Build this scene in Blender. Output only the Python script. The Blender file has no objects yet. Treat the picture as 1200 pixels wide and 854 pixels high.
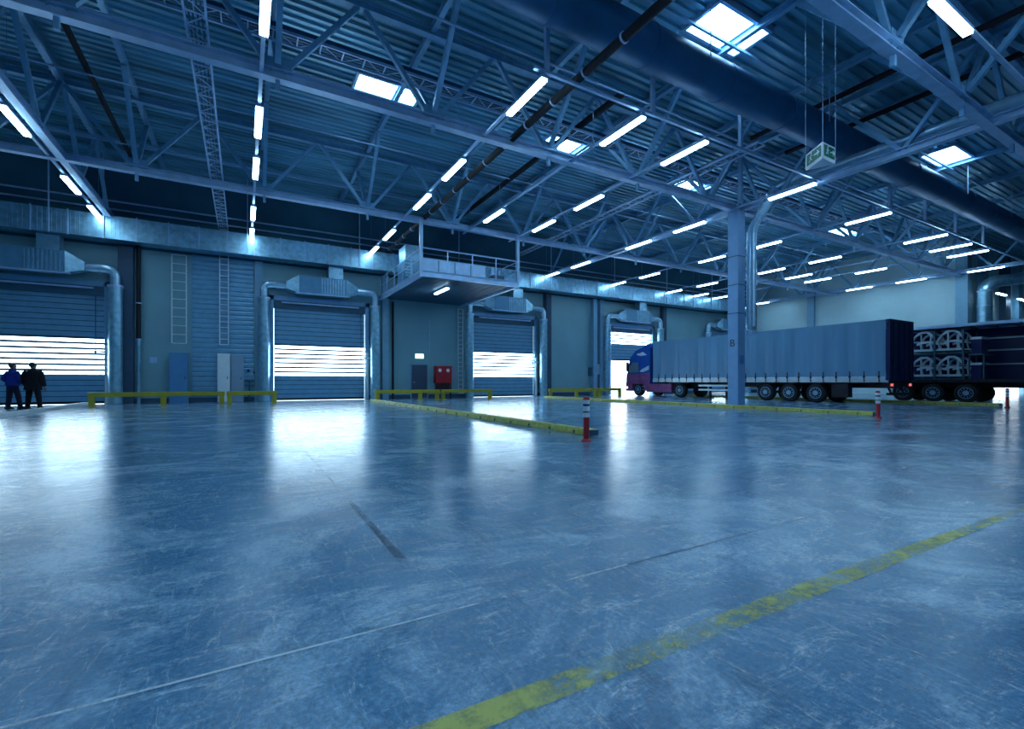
import bpy, math, random
from mathutils import Vector, Matrix
random.seed(7)
C = bpy.context.scene.collection
PI = math.pi

# ---------------------------------------------------------------- materials
MT = {}
def mat(name, col, rough=0.5, metal=0.0, var=0.12, scale=3.0, bump=0.0, bscale=30.0, stretch=(1, 1, 1)):
    m = bpy.data.materials.new(name); m.use_nodes = True
    nt = m.node_tree; b = nt.nodes['Principled BSDF']
    tc = nt.nodes.new('ShaderNodeTexCoord'); mp = nt.nodes.new('ShaderNodeMapping')
    mp.inputs['Scale'].default_value = stretch
    nt.links.new(tc.outputs['Object'], mp.inputs['Vector'])
    nz = nt.nodes.new('ShaderNodeTexNoise'); nz.inputs['Scale'].default_value = scale; nz.inputs['Detail'].default_value = 5
    nt.links.new(mp.outputs['Vector'], nz.inputs['Vector'])
    r = nt.nodes.new('ShaderNodeValToRGB')
    r.color_ramp.elements[0].position = 0.3; r.color_ramp.elements[1].position = 0.7
    r.color_ramp.elements[0].color = tuple(max(0, c*(1-var)) for c in col) + (1,)
    r.color_ramp.elements[1].color = tuple(min(1, c*(1+var)) for c in col) + (1,)
    nt.links.new(nz.outputs['Fac'], r.inputs['Fac']); nt.links.new(r.outputs['Color'], b.inputs['Base Color'])
    b.inputs['Roughness'].default_value = rough; b.inputs['Metallic'].default_value = metal
    if bump:
        n2 = nt.nodes.new('ShaderNodeTexNoise'); n2.inputs['Scale'].default_value = bscale
        nt.links.new(mp.outputs['Vector'], n2.inputs['Vector'])
        bp = nt.nodes.new('ShaderNodeBump'); bp.inputs['Strength'].default_value = bump; bp.inputs['Distance'].default_value = 0.02
        nt.links.new(n2.outputs['Fac'], bp.inputs['Height']); nt.links.new(bp.outputs['Normal'], b.inputs['Normal'])
    MT[name] = m
    return m
def emit(name, col, s):
    m = bpy.data.materials.new(name); m.use_nodes = True
    b = m.node_tree.nodes['Principled BSDF']
    b.inputs['Base Color'].default_value = (0.8, 0.85, 0.9, 1); b.inputs['Roughness'].default_value = 0.4
    b.inputs['Emission Color'].default_value = col + (1,); b.inputs['Emission Strength'].default_value = s
    MT[name] = m
    return m
LC = (0.36, 0.70, 1.0)
mat('steel', (0.22, 0.46, 0.68), 0.42, 0.25, 0.14)
mat('steel_light', (0.42, 0.62, 0.86), 0.4, 0.3, 0.12)
mat('deck', (0.17, 0.42, 0.56), 0.32, 0.3, 0.5, 0.9, stretch=(0.15, 1.6, 1))
mat('galvanised', (0.32, 0.58, 0.74), 0.32, 0.75, 0.22, 4)
mat('spiral', (0.42, 0.66, 0.84), 0.25, 0.6, 0.12, 5)
mat('duct_paint', (0.025, 0.13, 0.27), 0.42, 0.35, 0.12, 1.5)
mat('dark_pipe', (0.003, 0.004, 0.010), 0.75, 0.0, 0.2)
mat('red_pipe', (0.020, 0.006, 0.012), 0.75, 0.1, 0.2)
mat('black', (0.005, 0.006, 0.012), 0.6, 0.0, 0.2)
mat('rubber', (0.010, 0.011, 0.016), 0.75, 0.0, 0.2)
mat('door_steel', (0.20, 0.44, 0.64), 0.35, 0.3, 0.08)
mat('jamb', (0.20, 0.42, 0.66), 0.4, 0.3, 0.08)
mat('dark_head', (0.05, 0.12, 0.19), 0.45, 0.2, 0.1)
mat('yellow', (0.50, 0.42, 0.03), 0.45, 0.0, 0.12)
mat('kerb_yellow', (0.50, 0.50, 0.10), 0.5, 0.0, 0.25, 12)
mat('kerb_glare', (0.55, 0.62, 0.66), 0.5, 0.0, 0.15, 8)  # glare on the left kerb is put into its whitish colour
mat('red', (0.50, 0.02, 0.03), 0.4)
mat('white', (0.88, 0.92, 0.97), 0.35, 0, 0.03)
mat('cabinet_blue', (0.10, 0.30, 0.58), 0.35, 0.1, 0.05)
mat('cabinet_white', (0.85, 0.92, 0.98), 0.35, 0.0, 0.04)
mat('cabinet_grey', (0.30, 0.42, 0.55), 0.4, 0.1, 0.05)
mat('door_grey', (0.07, 0.10, 0.17), 0.4, 0.0, 0.05)
mat('curtain', (0.125, 0.32, 0.52), 0.38, 0.0, 0.10, 0.7, 0.35, 1.2, (1, 2.2, 0.25))
mat('navy', (0.006, 0.012, 0.10), 0.35, 0.1, 0.1)
mat('chassis', (0.018, 0.016, 0.028), 0.5, 0.3, 0.2)
mat('chassis_red', (0.05, 0.012, 0.022), 0.5, 0.2, 0.2)
mat('alu', (0.45, 0.58, 0.68), 0.35, 0.7, 0.1)
mat('cab_blue', (0.02, 0.13, 0.60), 0.25, 0.2, 0.1)
mat('cab_magenta', (0.32, 0.09, 0.26), 0.3, 0.1, 0.25, 4)
mat('glass_dark', (0.16, 0.24, 0.32), 0.06, 0.0, 0.02)
mat('body_panel', (0.72, 0.86, 0.97), 0.3, 0.1, 0.06, 3)
mat('rack', (0.05, 0.14, 0.20), 0.45, 0.3, 0.1)
mat('unit_side', (0.13, 0.33, 0.52), 0.4, 0.3, 0.08)
mat('cloth_blue', (0.012, 0.045, 0.36), 0.85, 0, 0.25, 14)
mat('cloth_black', (0.006, 0.007, 0.012), 0.9, 0, 0.3, 14)
mat('cloth_navy', (0.010, 0.014, 0.045), 0.85, 0, 0.3, 14)
mat('skin', (0.35, 0.22, 0.18), 0.55, 0, 0.08, 20)
mat('hair_grey', (0.045, 0.05, 0.055), 0.8, 0, 0.3, 60)
mat('ink', (0.02, 0.03, 0.06), 0.6)
mat('sign_green', (0.02, 0.20, 0.12), 0.4)
emit('lamp', (0.46, 0.76, 1.0), 27.0)
emit('skylight_glass', (0.42, 0.74, 1.0), 14.0)
emit('door_glass', (0.56, 0.82, 1.0), 10.5)
emit('tail_lamp', (1.0, 0.14, 0.12), 0.9)
emit('exit_sign', (0.50, 1.0, 0.85), 2.2)
emit('head_lamp', (1.0, 0.80, 0.6), 1.5)

def wallmat(name, col, period=1.0, vert=True, rough=0.42, var=0.08, jd=0.25, ribs=0.0):
    """panelled wall: horizontal joints every `period` metres with fine ribs"""
    m = mat(name, col, rough, 0.15, var, 0.5)
    nt = m.node_tree; b = nt.nodes['Principled BSDF']
    tc = nt.nodes.new('ShaderNodeTexCoord'); sp = nt.nodes.new('ShaderNodeSeparateXYZ')
    nt.links.new(tc.outputs['Object'], sp.inputs[0])
    def saw(out, per, w):
        d = nt.nodes.new('ShaderNodeMath'); d.operation = 'DIVIDE'; d.inputs[1].default_value = per
        f = nt.nodes.new('ShaderNodeMath'); f.operation = 'FRACT'
        l = nt.nodes.new('ShaderNodeMath'); l.operation = 'LESS_THAN'; l.inputs[1].default_value = w/per
        nt.links.new(out, d.inputs[0]); nt.links.new(d.outputs[0], f.inputs[0]); nt.links.new(f.outputs[0], l.inputs[0])
        return l.outputs[0]
    j = saw(sp.outputs['Z'], period, 0.02)
    rb = saw(sp.outputs['Z'], 0.125, 0.05)
    mul = nt.nodes.new('ShaderNodeMath'); mul.operation = 'MULTIPLY'; mul.inputs[1].default_value = ribs
    nt.links.new(rb, mul.inputs[0])
    add = nt.nodes.new('ShaderNodeMath'); nt.links.new(j, add.inputs[0]); nt.links.new(mul.outputs[0], add.inputs[1])
    bp = nt.nodes.new('ShaderNodeBump'); bp.inputs['Strength'].default_value = 0.6; bp.inputs['Distance'].default_value = 0.02; bp.invert = True
    nt.links.new(add.outputs[0], bp.inputs['Height']); nt.links.new(bp.outputs['Normal'], b.inputs['Normal'])
    return m
wallmat('wall_panel', (0.25, 0.47, 0.55), 1.1, ribs=0.25)
wallmat('wall_pale', (0.50, 0.70, 0.76), 0.6, rough=0.5, ribs=0.3)
mat('wall_upper', (0.04, 0.14, 0.22), 0.6, 0.1, 0.15, 0.5)  # shade above the wall duct is put into the upper wall's dark colour
mat('pilaster', (0.22, 0.44, 0.60), 0.45, 0.1, 0.08)
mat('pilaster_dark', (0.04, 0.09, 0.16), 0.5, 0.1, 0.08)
mat('concrete_out', (0.55, 0.60, 0.65), 0.7, 0, 0.1)
mat('column_paint', (0.24, 0.45, 0.74), 0.45, 0.05, 0.06)

def floor_material():
    m = bpy.data.materials.new('floor'); m.use_nodes = True; nt = m.node_tree; N = nt.nodes; L = nt.links
    b = N['Principled BSDF']; tc = N.new('ShaderNodeTexCoord')
    def noise(scale, detail, stretch=(1, 1, 1), dist=0.0, rough=0.6, rot=0):
        mp = N.new('ShaderNodeMapping'); mp.inputs['Scale'].default_value = stretch; mp.inputs['Rotation'].default_value = (0, 0, rot)
        n = N.new('ShaderNodeTexNoise'); n.inputs['Scale'].default_value = scale; n.inputs['Detail'].default_value = detail
        n.inputs['Roughness'].default_value = rough; n.inputs['Distortion'].default_value = dist
        L.new(tc.outputs['Object'], mp.inputs['Vector']); L.new(mp.outputs['Vector'], n.inputs['Vector'])
        return n.outputs['Fac']
    def ramp(f, p0, p1, c0, c1):
        r = N.new('ShaderNodeValToRGB'); r.color_ramp.elements[0].position = p0; r.color_ramp.elements[1].position = p1
        r.color_ramp.elements[0].color = c0 + (1,); r.color_ramp.elements[1].color = c1 + (1,); L.new(f, r.inputs['Fac']); return r.outputs['Color']
    def mix(f, a, c):
        x = N.new('ShaderNodeMix'); x.data_type = 'RGBA'
        L.new(f, x.inputs[0]) if not isinstance(f, float) else setattr(x.inputs[0], 'default_value', f)
        for s, v in ((x.inputs[6], a), (x.inputs[7], c)):
            if isinstance(v, tuple): s.default_value = v + (1,)
            else: L.new(v, s)
        return x.outputs[2]
    big = ramp(noise(0.35, 6, dist=0.6), 0.35, 0.68, (0.055, 0.19, 0.36), (0.15, 0.35, 0.56))
    mid = ramp(noise(0.7, 12, (1, 1.3, 1), dist=0.7, rough=0.78, rot=0.3), 0.48, 0.60, (0, 0, 0), (0.85, 0.85, 0.85))
    c1 = mix(mid, big, (0.42, 0.63, 0.82))
    scr = ramp(noise(4.0, 12, (0.5, 1.6, 1), 0.5, 0.88, 0.5), 0.53, 0.62, (0, 0, 0), (0.75, 0.75, 0.75))
    c2 = mix(scr, c1, (0.62, 0.78, 0.90))
    scd = ramp(noise(2.6, 12, (1.5, 0.6, 1), 0.6, 0.88, -0.35), 0.535, 0.63, (0, 0, 0), (0.8, 0.8, 0.8))
    c2b = mix(scd, c2, (0.035, 0.12, 0.22))
    sc2 = ramp(noise(9.0, 12, (2.2, 0.45, 1), 1.0, 0.9, 0.9), 0.54, 0.62, (0, 0, 0), (0.8, 0.8, 0.8))
    c2b = mix(sc2, c2b, (0.60, 0.76, 0.88))
    sc3 = ramp(noise(7.0, 12, (0.5, 2.4, 1), 1.0, 0.9, 0.2), 0.55, 0.64, (0, 0, 0), (0.75, 0.75, 0.75))
    c2b = mix(sc3, c2b, (0.05, 0.15, 0.27))
    fine = ramp(noise(38, 6, (1, 1, 1), 0.2, 0.8), 0.42, 0.60, (0.72, 0.72, 0.72), (1.15, 1.15, 1.15))
    c3n = N.new('ShaderNodeMix'); c3n.data_type = 'RGBA'; c3n.blend_type = 'MULTIPLY'; c3n.inputs[0].default_value = 1.0
    L.new(c2b, c3n.inputs[6]); L.new(fine, c3n.inputs[7]); c3 = c3n.outputs[2]
    L.new(c3, b.inputs['Base Color'])
    rn = noise(1.1, 12, (1, 1.3, 1), 0.7, 0.82, 0.3)
    mr = N.new('ShaderNodeMapRange'); mr.inputs[1].default_value = 0.3; mr.inputs[2].default_value = 0.7
    mr.inputs[3].default_value = 0.10; mr.inputs[4].default_value = 0.27; L.new(rn, mr.inputs[0])
    L.new(mr.outputs[0], b.inputs['Roughness'])
    b.inputs['Specular IOR Level'].default_value = 0.6
    bp = N.new('ShaderNodeBump'); bp.inputs['Strength'].default_value = 0.22; bp.inputs['Distance'].default_value = 0.01
    L.new(noise(7, 10, (0.7, 1.3, 1), 0.8, 0.75), bp.inputs['Height']); L.new(bp.outputs['Normal'], b.inputs['Normal'])
    MT['floor'] = m
floor_material()
def worn_material(name, col, thr):
    """worn floor paint: flakes off in patches (alpha)"""
    m = bpy.data.materials.new(name); m.use_nodes = True; nt = m.node_tree; N = nt.nodes; L = nt.links
    b = N['Principled BSDF']; b.inputs['Base Color'].default_value = col + (1,); b.inputs['Roughness'].default_value = 0.45
    tc = N.new('ShaderNodeTexCoord')
    a = N.new('ShaderNodeTexNoise'); a.inputs['Scale'].default_value = 9; a.inputs['Detail'].default_value = 12; a.inputs['Roughness'].default_value = 0.8
    c = N.new('ShaderNodeTexNoise'); c.inputs['Scale'].default_value = 0.8; c.inputs['Detail'].default_value = 2
    L.new(tc.outputs['Object'], a.inputs['Vector']); L.new(tc.outputs['Object'], c.inputs['Vector'])
    ad = N.new('ShaderNodeMath'); L.new(a.outputs['Fac'], ad.inputs[0]); L.new(c.outputs['Fac'], ad.inputs[1])
    mr = N.new('ShaderNodeMapRange'); mr.inputs[1].default_value = thr-0.12; mr.inputs[2].default_value = thr+0.10
    mr.inputs[3].default_value = 0.12; mr.inputs[4].default_value = 0.9
    L.new(ad.outputs[0], mr.inputs[0]); L.new(mr.outputs[0], b.inputs['Alpha'])
    MT[name] = m
worn_material('worn_yellow', (0.70, 0.66, 0.16), 1.03)
worn_material('faint_white', (0.6, 0.75, 0.85), 1.12)
worn_material('worn_white', (0.75, 0.86, 0.92), 0.9)
worn_material('worn_dark', (0.035, 0.08, 0.13), 0.98)

# ---------------------------------------------------------------- mesh builder
class MB:
    def __init__(s): s.v = []; s.f = []; s.smooth = []
    def add(s, vs, fs, sm=False):
        o = len(s.v); s.v += [tuple(p) for p in vs]; s.f += [tuple(i+o for i in f) for f in fs]; s.smooth += [sm]*len(fs); return s
    def box(s, x0, x1, y0, y1, z0, z1):
        return s.add([(x0,y0,z0),(x1,y0,z0),(x1,y1,z0),(x0,y1,z0),(x0,y0,z1),(x1,y0,z1),(x1,y1,z1),(x0,y1,z1)],
                     [(0,3,2,1),(4,5,6,7),(0,1,5,4),(1,2,6,5),(2,3,7,6),(3,0,4,7)])
    def cb(s, c, d):
        return s.box(c[0]-d[0]/2, c[0]+d[0]/2, c[1]-d[1]/2, c[1]+d[1]/2, c[2]-d[2]/2, c[2]+d[2]/2)
    def bar(s, a, b, w, h=None, up=(0, 0, 1)):
        h = h or w; a = Vector(a); b = Vector(b); d = (b-a).normalized(); u = Vector(up)
        if abs(d.dot(u)) > 0.98: u = Vector((1, 0, 0))
        x = d.cross(u).normalized(); y = x.cross(d).normalized()
        vs = []
        for p in (a, b):
            for i, j in ((-1,-1),(1,-1),(1,1),(-1,1)): vs.append(p + x*(i*w/2) + y*(j*h/2))
        return s.add(vs, [(0,1,2,3),(7,6,5,4),(0,4,5,1),(1,5,6,2),(2,6,7,3),(3,7,4,0)])
    def ibeam(s, a, b, w, h, t=0.025):
        a = Vector(a); b = Vector(b)
        s.bar(a, b, t, h-2*t)
        for sg in (-1, 1):
            o = Vector((0, 0, sg*(h/2-t/2))); s.bar(a+o, b+o, w, t)
        return s
    def tube(s, pts, r, n=14, caps=True, sm=True):
        pts = [Vector(p) for p in pts]; rs = r if isinstance(r, (list, tuple)) else [r]*len(pts)
        t0 = (pts[1]-pts[0]).normalized(); u = Vector((0, 0, 1)) if abs(t0.z) < 0.9 else Vector((1, 0, 0))
        x = t0.cross(u).normalized(); vs = []
        for i, p in enumerate(pts):
            if i == 0: t = t0
            elif i == len(pts)-1: t = (pts[-1]-pts[-2]).normalized()
            else: t = (pts[i+1]-pts[i-1]).normalized()
            x = (x - t*x.dot(t)).normalized(); y = t.cross(x)
            for k in range(n):
                an = 2*PI*k/n; vs.append(p + (x*math.cos(an) + y*math.sin(an))*rs[i])
        fs = [(i*n+k, i*n+(k+1) % n, (i+1)*n+(k+1) % n, (i+1)*n+k) for i in range(len(pts)-1) for k in range(n)]
        s.add(vs, fs, sm)
        if caps:
            s.add(vs[:n], [tuple(range(n))[::-1]]); s.add(vs[-n:], [tuple(range(n))])
        return s
    def prism(s, poly, axis, a, b):
        """poly of 2-D points extruded along axis 'x','y' or 'z' from a to b"""
        n = len(poly)
        def P(p, t): return {'x': (t, p[0], p[1]), 'y': (p[0], t, p[1]), 'z': (p[0], p[1], t)}[axis]
        vs = [P(p, a) for p in poly] + [P(p, b) for p in poly]
        return s.add(vs, [tuple(range(n))[::-1], tuple(range(n, 2*n))] + [(i, (i+1) % n, n+(i+1) % n, n+i) for i in range(n)])
    def frustum(s, r0, r1):
        """two 4-point loops joined"""
        return s.add(list(r0)+list(r1), [(0,1,2,3),(7,6,5,4),(0,4,5,1),(1,5,6,2),(2,6,7,3),(3,7,4,0)])
    def build(s, name, m, parent=None, org=None, bevel=0.0):
        off = org if org is not None else (parent['_o'] if parent is not None and '_o' in parent else (0, 0, 0))
        me = bpy.data.meshes.new(name)
        me.from_pydata([(v[0]-off[0], v[1]-off[1], v[2]-off[2]) for v in s.v], [], s.f)
        me.polygons.foreach_set('use_smooth', s.smooth); me.update()
        import bmesh
        bm = bmesh.new(); bm.from_mesh(me); bmesh.ops.recalc_face_normals(bm, faces=bm.faces); bm.to_mesh(me); bm.free()
        for k in (m if isinstance(m, (list, tuple)) else [m]): me.materials.append(MT[k])
        o = bpy.data.objects.new(name, me); C.objects.link(o)
        if parent is not None: o.parent = parent; o['_o'] = tuple(off)
        else: o.location = off; o['_o'] = tuple(off)
        if bevel:
            bv = o.modifiers.new('b', 'BEVEL'); bv.width = bevel; bv.segments = 2; bv.limit_method = 'ANGLE'
        return o
def thing(name, label, cat, loc, group=None):
    o = bpy.data.objects.new(name, None); C.objects.link(o); o.location = loc; o['_o'] = tuple(loc)
    o.empty_display_size = 0.2
    o['label'] = label; o['category'] = cat
    if group: o['group'] = group
    return o
def tag(o, label, cat, group=None):
    o['label'] = label; o['category'] = cat
    if group: o['group'] = group
    return o
def struct(o): o['kind'] = 'structure'; return o
def copy_tree(o, parent=None):
    c = o.copy(); C.objects.link(c)
    if parent is not None: c.parent = parent
    for ch in list(o.children): copy_tree(ch, c)
    return c
def place(proto, first, loc, label, group=None):
    o = proto if first else copy_tree(proto)
    o.location = loc; o['label'] = label
    if group: o['group'] = group
    return o
def ribs(a, b, r, n, amp=0.012):
    """points and radii of a ribbed flexible duct between two points"""
    a = Vector(a); b = Vector(b)
    return [a.lerp(b, i/n) for i in range(n+1)], [r + (amp if i % 2 else -amp) for i in range(n+1)]
def arc(path, rad, seg=7):
    """rounded polyline"""
    P = [Vector(p) for p in path]; out = [P[0]]
    for i in range(1, len(P)-1):
        d0 = (P[i-1]-P[i]); d1 = (P[i+1]-P[i]); r = min(rad, d0.length*0.49, d1.length*0.49)
        a = P[i]+d0.normalized()*r; b = P[i]+d1.normalized()*r
        for k in range(seg+1):
            t = k/seg; out.append(a*(1-t)**2 + P[i]*2*t*(1-t) + b*t*t)
    out.append(P[-1]); return out
def resample(pts, step):
    out = [pts[0]]
    for a, b in zip(pts, pts[1:]):
        n = max(1, int((b-a).length/step))
        for k in range(1, n+1): out.append(a.lerp(b, k/n))
    return out
def text_mesh(txt, size, name, m, parent, loc, rot, extrude=0.004):
    cu = bpy.data.curves.new('t', 'FONT'); cu.body = txt; cu.size = size; cu.extrude = extrude; cu.align_x = 'CENTER'; cu.align_y = 'CENTER'
    t = bpy.data.objects.new('t', cu); C.objects.link(t)
    me = bpy.data.meshes.new_from_object(t.evaluated_get(bpy.context.evaluated_depsgraph_get()))
    bpy.data.objects.remove(t); bpy.data.curves.remove(cu)
    me.materials.clear(); me.materials.append(MT[m])
    o = bpy.data.objects.new(name, me); C.objects.link(o); o.parent = parent
    po = parent['_o']; o.location = (loc[0]-po[0], loc[1]-po[1], loc[2]-po[2]); o.rotation_euler = rot
    return o

# ---------------------------------------------------------------- dimensions
YW, XR, XL, YF, XF, ZR = 30.0, 47.0, -18.0, -14.0, 61.0, 12.0
DOORS = [(-11.0, -5.9), (1.5, 6.6), (14.0, 19.1), (26.4, 31.5), (38.9, 44.0)]
DH = 5.75

# ---------------------------------------------------------------- shell
struct(MB().box(XL-0.3, XF+0.3, YF-0.3, YW+0.02, -0.2, 0).build('floor', 'floor'))
struct(MB().box(-60, 120, YW+0.3, YW+60, -0.25, -0.03).build('ground', 'concrete_out'))
struct(MB().box(XF+0.3, XF+50, -40, YW+0.3, -0.25, -0.03).build('ground', 'concrete_out'))
wb = MB()
xs = [XL] + [v for d in DOORS for v in d] + [XR+0.3]
for i in range(0, len(xs), 2): wb.box(xs[i], xs[i+1], YW, YW+0.25, 0, 7.8)
for a, b in DOORS: wb.box(a, b, YW, YW+0.25, DH, 7.8)
struct(wb.build('wall_back', 'wall_panel'))
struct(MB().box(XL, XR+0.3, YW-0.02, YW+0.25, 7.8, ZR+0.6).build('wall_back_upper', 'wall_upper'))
struct(MB().box(XR, XR+0.3, 13.9, YW, 0, ZR+0.6).build('wall_right', 'wall_pale'))
wf = MB().box(XR+0.3, 50.6, 13.6, 13.9, 0, ZR+0.6).box(60.6, XF, 13.6, 13.9, 0, ZR+0.6).box(50.6, 60.6, 13.6, 13.9, 5.0, ZR+0.6)
struct(wf.build('wall_recess', 'wall_pale'))
wr = MB().box(XF, XF+0.3, YF, 13.9, 0, ZR+0.6)
struct(wr.build('wall_far_right', 'wall_pale'))
struct(MB().box(XL-0.3, XL, YF, YW, 0, ZR+0.6).build('wall_left', 'wall_panel'))
struct(MB().box(XL-0.3, XF+0.3, YF-0.3, YF, 0, ZR+0.6).build('wall_front', 'wall_panel'))

SKY = [(12.05, 14.5, 8.8, 10.1), (3.6, 5.95, 17.3, 18.5), (28.9, 31.1, 8.7, 10.0), (20.5, 23.1, 17.4, 18.8), (37.3, 40.1, 17.4, 18.9), (12.0, 14.3, 17.3, 18.5)]
SKY = [(a*0.978, b*0.978, c*0.978, d*0.978) for a, b, c, d in SKY]
SKYH = [(-12, -9.4, 0.2, 1.8), (-3.4, -0.8, 0.2, 1.8), (4.6, 7.2, 0.2, 1.8), (13.1, 15.7, 0.2, 1.8), (-3.4, -0.8, -8.3, -6.7), (4.6, 7.2, -8.3, -6.7)]
ALLSKY = SKY + SKYH
dk = MB(); per = 0.32; y = YF
prof = [(0, 0), (0.13, 0), (0.16, 0.075), (0.29, 0.075), (0.32, 0)]
nrow = int((YW-YF)/per)
for i in range(nrow):
    y0 = YF+i*per; cuts = sorted([(s[0], s[1]) for s in ALLSKY if y0 < s[3] and y0+per > s[2]])
    seg = []; x = XL
    for c in cuts: seg.append((x, c[0])); x = c[1]
    seg.append((x, XF if y0 < 13.9 else XR+0.3))
    for a, b in seg:
        for p, q in zip(prof, prof[1:]):
            dk.add([(a, y0+p[0], ZR+p[1]), (b, y0+p[0], ZR+p[1]), (b, y0+q[0], ZR+q[1]), (a, y0+q[0], ZR+q[1])], [(0, 1, 2, 3)])
struct(dk.build('ceiling', 'deck'))
rt = MB()   # weatherproof layer above the deck, cut round the skylights
ys = sorted({YF, YW, 13.9} | {v for s in ALLSKY for v in s[2:]})
for ya, yb in zip(ys, ys[1:]):
    cuts = sorted([(s[0], s[1]) for s in ALLSKY if ya < s[3]-1e-6 and yb > s[2]+1e-6]); x = XL-0.3
    for c in cuts + [(XF+0.3 if ya < 13.8 else XR+0.3, None)]:
        rt.box(x, c[0], ya, yb, ZR+0.12, ZR+0.3); x = c[1]
struct(rt.build('ceiling_insulation', 'wall_upper'))
for i, (a, b, c, d) in enumerate(ALLSKY):
    w = MB(); z0, z1 = ZR-0.1, ZR+0.14
    w.box(a-0.06, a+0.04, c-0.06, d+0.06, z0, z1).box(b-0.04, b+0.06, c-0.06, d+0.06, z0, z1).box(a, b, c-0.06, c+0.04, z0, z1).box(a, b, d-0.04, d+0.06, z0, z1)
    fr = struct(w.build('window_%d' % (i+1), 'steel_light'))
    MB().box(a, b, c, d, z1-0.08, z1-0.02).build('pane', 'skylight_glass', fr, org=(0, 0, 0))
    if i in (1, 3, 4, 5): MB().bar((a, (c+d)/2, z1-0.1), (b, (c+d)/2, z1-0.1), 0.03).build('glazing_bar', 'steel_light', fr, org=(0, 0, 0))

# pilasters and wall columns
def pil(x0, x1, y0, y1, z1, m, n): struct(MB().box(x0, x1, y0, y1, 0, z1).build(n, m))
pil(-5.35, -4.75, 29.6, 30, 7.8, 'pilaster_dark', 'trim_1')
pil(0.55, 0.95, 29.7, 30, 7.8, 'pilaster', 'trim_2')
pil(7.6, 8.0, 29.6, 30, 7.8, 'pilaster', 'trim_3')
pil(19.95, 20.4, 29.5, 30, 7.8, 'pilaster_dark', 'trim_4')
pil(24.6, 25.0, 29.6, 30, 7.8, 'pilaster', 'trim_5')
pil(25.3, 25.7, 29.6, 30, 7.8, 'pilaster', 'trim_6')
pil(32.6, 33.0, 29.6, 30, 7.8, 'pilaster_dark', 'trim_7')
pil(46.2, 47.0, 13.2, 13.9, 11.5, 'pilaster', 'trim_8')
pil(46.75, 47.0, 24.2, 24.8, 11.5, 'pilaster', 'trim_9')
pil(49.5, 50.4, 13.2, 13.6, 11.5, 'pilaster', 'trim_10')
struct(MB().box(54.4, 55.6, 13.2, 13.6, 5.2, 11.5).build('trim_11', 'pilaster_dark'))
struct(MB().box(57.6, 58.6, 13.2, 13.6, 5.2, 11.5).build('trim_12', 'pilaster'))
cd_ = MB(); z = 0.3
while z < 7.7:
    cd_.add([(-2.35, 29.96, z), (0.5, 29.96, z), (0.5, 29.93, z+0.06), (-2.35, 29.93, z+0.06), (-2.35, 29.93, z+0.2), (0.5, 29.93, z+0.2), (0.5, 29.96, z+0.26), (-2.35, 29.96, z+0.26)], [(0, 1, 2, 3), (3, 2, 5, 4), (4, 5, 6, 7)]); z += 0.26
struct(cd_.build('wall_back_cladding', 'door_steel'))
# baseboard of the hall
bb = MB()
for i in range(0, len(xs), 2): bb.box(xs[i]+0.02, xs[i+1]-0.02, YW-0.03, YW, 0, 0.25)
struct(bb.build('baseboard_back', 'pilaster_dark'))

# ---------------------------------------------------------------- roller doors
def roller(n, a, b, lift, y=YW, place_name=''):
    W = MB()
    W.box(a-0.22, a, y-0.16, y+0.02, 0, DH+0.25).box(b, b+0.22, y-0.16, y+0.02, 0, DH+0.25)
    W.box(a-0.22, b+0.22, y-0.16, y+0.02, DH, DH+0.25)
    fr = struct(W.build('door_%d' % n, 'jamb'))
    sl = MB(); gl = MB(); ln = MB(); per = 0.262
    k = 0; z = lift
    top = DH-0.45
    while z < top-0.02:
        lit = 5 <= k < 12; gap = 0.11 if lit else 0.035
        z1 = min(z+per-gap, top)
        t = gl if lit else sl
        t.box(a+0.03, b-0.03, y+0.03, y+0.07, z, z1)
        ln.box(a+0.03, b-0.03, y+0.02, y+0.075, z1, min(z1+gap, top))
        z += per; k += 1
    sl.build('slat_panel', 'door_steel', fr, org=(0, 0, 0)); gl.build('light_panel', 'door_glass', fr, org=(0, 0, 0))
    ln.build('slat_hinge', 'dark_head', fr, org=(0, 0, 0))
    MB().box(a+0.03, b-0.03, y+0.01, y+0.09, max(0.0, lift-0.12), lift).build('bottom_seal', 'black', fr, org=(0, 0, 0))
    MB().box(a, b, y-0.10, y+0.12, top, DH).build('roller_box', 'dark_head', fr, org=(0, 0, 0))
    MB().box(a+0.4, b-0.4, y-0.26, y-0.14, top+0.3, top+0.38).build('header_rail', 'steel_light', fr, org=(0, 0, 0))
    return fr
for n, (a, b) in enumerate(DOORS): roller(n+1, a, b, 3.0 if n == 3 else 0.14)
# far right door, raised a little
W = MB(); W.box(50.4, 50.6, 13.5, 13.6, 0, 5).box(60.6, 60.8, 13.5, 13.6, 0, 5).box(50.4, 60.8, 13.5, 13.6, 4.95, 5.1)
fr = struct(W.build('door_6', 'jamb'))
sl = MB()
for i in range(15): sl.box(50.62, 60.58, 13.66, 13.7, 1.05+i*0.262, 1.05+i*0.262+0.25)
sl.build('slat_panel', 'door_steel', fr, org=(0, 0, 0))

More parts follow.
